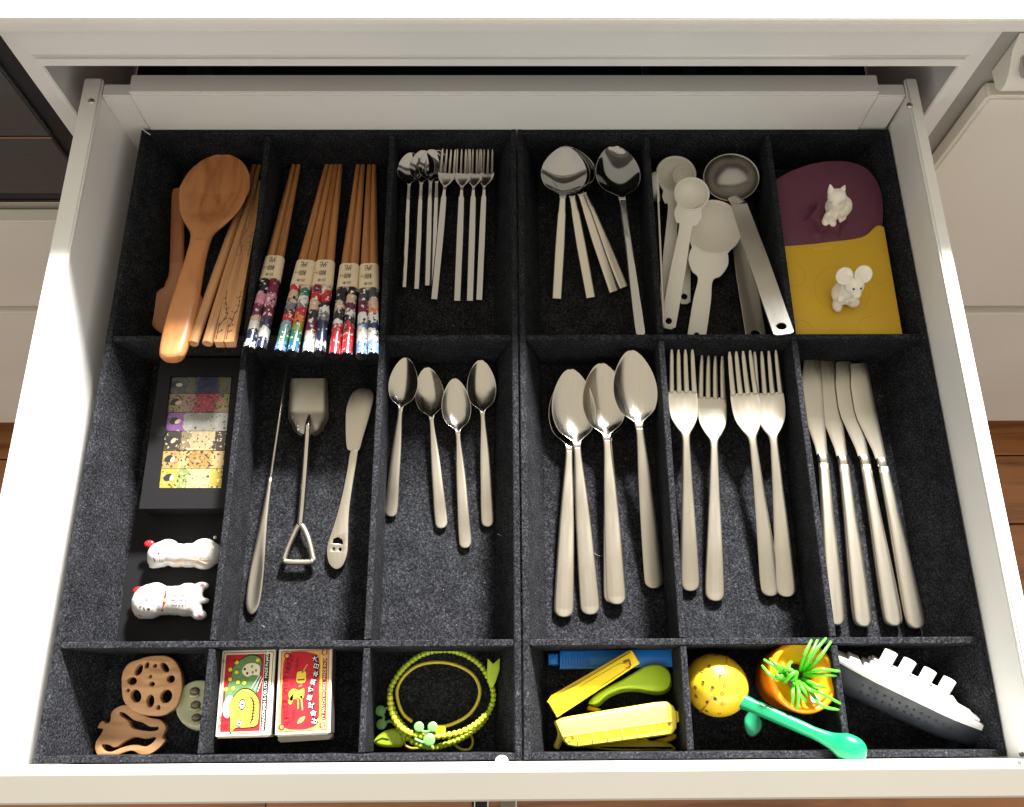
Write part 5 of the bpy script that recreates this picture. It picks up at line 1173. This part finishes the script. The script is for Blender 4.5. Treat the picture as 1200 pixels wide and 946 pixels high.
for b in ([(938, 786, Z0), (943, 768, .062), (951, 750, .060)], [(941, 786, Z0), (949, 770, .064), (958, 750, .061)], [(942, 787, Z0), (954, 765, .066), (968, 748, .062)], [(944, 788, Z0), (960, 771, .064), (974, 752, .060)],
          [(942, 790, Z0), (962, 785, .064), (984, 787, .058)], [(942, 792, Z0), (963, 791, .062), (980, 792, .057)], [(941, 796, Z0), (956, 803, .062), (968, 806, .056)], [(943, 800, Z0), (962, 812, .062), (985, 825, .058)], [(945, 803, Z0), (962, 826, .060), (983, 832, .056)], [(938, 798, Z0), (948, 808, .062), (963, 812, .056)],
          [(934, 796, Z0), (936, 812, .062), (934, 832, .056)], [(930, 798, Z0), (929, 812, .062), (929, 826, .056)], [(935, 797, Z0), (940, 806, .062), (946, 815, .058)], [(936, 797, Z0), (938, 814, .060), (945, 822, .055)],
          [(924, 795, Z0), (913, 785, .062), (895, 773, .058)], [(922, 797, Z0), (905, 793, .062), (893, 780, .056)], [(926, 794, Z0), (914, 783, .063), (902, 772, .060)],
          [(930, 793, Z0), (928, 786, .066), (919, 783, .062), (917, 777, .056)], [(925, 796, Z0), (913, 793, .064), (908, 788, .058)], [(928, 792, Z0), (924, 790, .064), (925, 778, .060), (928, 776, .056)]): gb(b)
gb([(920, 799, .054), (926, 792, .066), (932, 788, .066), (932, 793, .062), (927, 798, .056)], .0017); gb([(912, 790, .058), (918, 793, .060), (924, 797, .056)], .0016); gb([(930, 798, .056), (934, 789, .064), (930, 787, .066)], .0017)

# ------------------------------------------------ row 3: ship infuser
HULL = mat('graphite_silicone', (.014, .018, .025), .5, vary=.06, vscale=80); SHW = mat('white_silicone', (.66, .65, .62), .36, sss=.1)
A = P(972, 770, .040); B = P(1166, 866, .034)
S0 = P(1160, 859, .040); S1 = P(979, 772, .044)
M = frame(S1, S0); Ls = (S0 - S1).length        # local y: stern -> bow, local x to the right of travel (down-left in the picture)
M = Matrix.Translation(S1) @ (frame(Vector((0, 0, 0)), S0 - S1)) @ Matrix.Rotation(math.radians(-60), 4, 'Y') @ Matrix.Diagonal((1, 1, .80, 1))   # ship lies on its side; local z (mast) points back-right
t = Thing('ship_infuser', 'ocean liner tea infuser lying on its side, black hull and white decks with four funnels', 'tea infuser', tuple(S1.lerp(S0, .5)))
def hullsec(y, k=1.): 
    q = y / Ls; w_ = .0125 * (min(1, (1.02 - q) / .30)) ** .7 * min(1, .55 + q * 2.2) * k; return max(w_, .0006)
V = []; Fc = []; NS = 20; NR = 10
for i in range(NS + 1):
    y = Ls * i / NS; w_ = hullsec(y); dpt = .0285 * (1 - .25 * (i / NS) ** 4)
    for j in range(NR + 1):
        a = math.pi * j / NR; V.append(Vector((-w_ * math.cos(a) * (1 if j in (0, NR) else 1), y * (1 - .02 * math.sin(a)), -dpt * math.sin(a) ** .6)))
for i in range(NS):
    for j in range(NR): Fc.append((i * (NR + 1) + j, i * (NR + 1) + j + 1, (i + 1) * (NR + 1) + j + 1, (i + 1) * (NR + 1) + j))
    Fc.append((i * (NR + 1), (i + 1) * (NR + 1), (i + 1) * (NR + 1) + NR, i * (NR + 1) + NR))
Fc.append(tuple(range(NR + 1))); Fc.append(tuple(range(NS * (NR + 1), (NS + 1) * (NR + 1))))
hv = xf((V, Fc), M); t.part('hull', hv, HULL, smooth=True); trh = bvh(hv)
def deck(y0, y1, z0, z1, k, nm='deck', bev=.0008):
    n = 12; R1 = [Vector((hullsec(y0 + (y1 - y0) * i / n, k), y0 + (y1 - y0) * i / n, 0)) for i in range(n + 1)]
    pl = R1 + [Vector((-p.x, p.y, 0)) for p in reversed(R1)]
    t.part(nm, xf(prism(pl, z0, z1, rnd=bev), M), SHW, smooth=True)
deck(-.001, Ls + .001, .0002, .0065, 1.04, 'main_deck')
deck(Ls * .16, Ls * .86, .0065, .0105, .86)
deck(Ls * .19, Ls * .74, .0105, .0150, .70)
deck(Ls * .20, Ls * .70, .0150, .0180, .52)
deck(Ls * .06, Ls * .13, .0065, .0105, .7)
deck(Ls * .865, Ls * .90, .0065, .0095, .6, 'hatch'); deck(Ls * .92, Ls * .95, .0065, .009, .6, 'hatch')
for fy in (.27, .39, .52, .645):
    t.part('funnel', lathe([(.0001, .017), (.0052, .017), (.0052, .0315), (.0050, .0318), (.0040, .0318), (.0038, .0300), (.0001, .0300)], 20, M @ Matrix.Translation((0, Ls * fy, 0)) @ Matrix.Rotation(.0, 4, 'X') @ Matrix.Diagonal((.8, 1.0, 1, 1))), SHW, smooth=True)
HB = mat('hull_hole_black', (.004, .004, .005), .7)
for r_i, (x0, y0, x1, y1, n) in enumerate(((1011, 803, 1123, 857, 14), (1009, 811, 1085, 846, 10))):
    for i in range(n):
        q_ = i / (n - 1); x, y = x0 + (x1 - x0) * q_, y0 + (y1 - y0) * q_; d = ray(x, y).normalized(); h = trh.ray_cast(CP, d)
        if h[0]:
            nn = h[1] if h[1].dot(d) < 0 else -h[1]; Mh = nn.to_track_quat('Z', 'Y').to_matrix().to_4x4(); Mh.translation = h[0] + nn * .0002
            t.part('hole', xf(lathe([(.0011, .0), (.0008, .0001), (.0001, .0)], 10), Mh), HB)

# loose hairs of lint on the felt
LINT = mat('lint', (.35, .36, .4), .8)
for i, pts in enumerate(([(583, 626, .02), (592, 629, .022), (601, 624, .03)], [(690, 640, .001), (698, 650, .001), (706, 652, .001)])):
    a = P(*pts[0]); tt = Thing('lint_hair', ('fine pale lint hair on the shaded felt wall right of the teaspoons', 'fine pale lint hair on the felt floor among the table spoons')[i], 'lint', a)
    tt.part('strand', tube(catmull([P(*p) + Vector((0, 0, .0006)) for p in pts], 5, False), .00012, 5), LINT)
rl = random.Random(21); acc = []
for i in range(170):
    x, y = rl.uniform(-.345, .345), rl.uniform(.012, .565)
    if abs(x) < .028 or min(abs(abs(x) - .247), abs(abs(x) - .124)) < .006 or min(abs(y - Y1), abs(y - Y2)) < .006: continue
    a = rl.uniform(0, 6.28); l_ = rl.uniform(.0006, .0030)
    acc.append(tube([(x, y, .0004), (x + l_ * .5 * math.cos(a), y + l_ * .5 * math.sin(a), .0008), (x + l_ * math.cos(a + .5), y + l_ * math.sin(a + .5), .0004)], .00013, 3))
o = mk('lint_specks', *join(*acc), LINT); o['kind'] = 'stuff'; o['label'] = 'tiny pale specks of lint scattered over the felt floor'; o['category'] = 'lint'
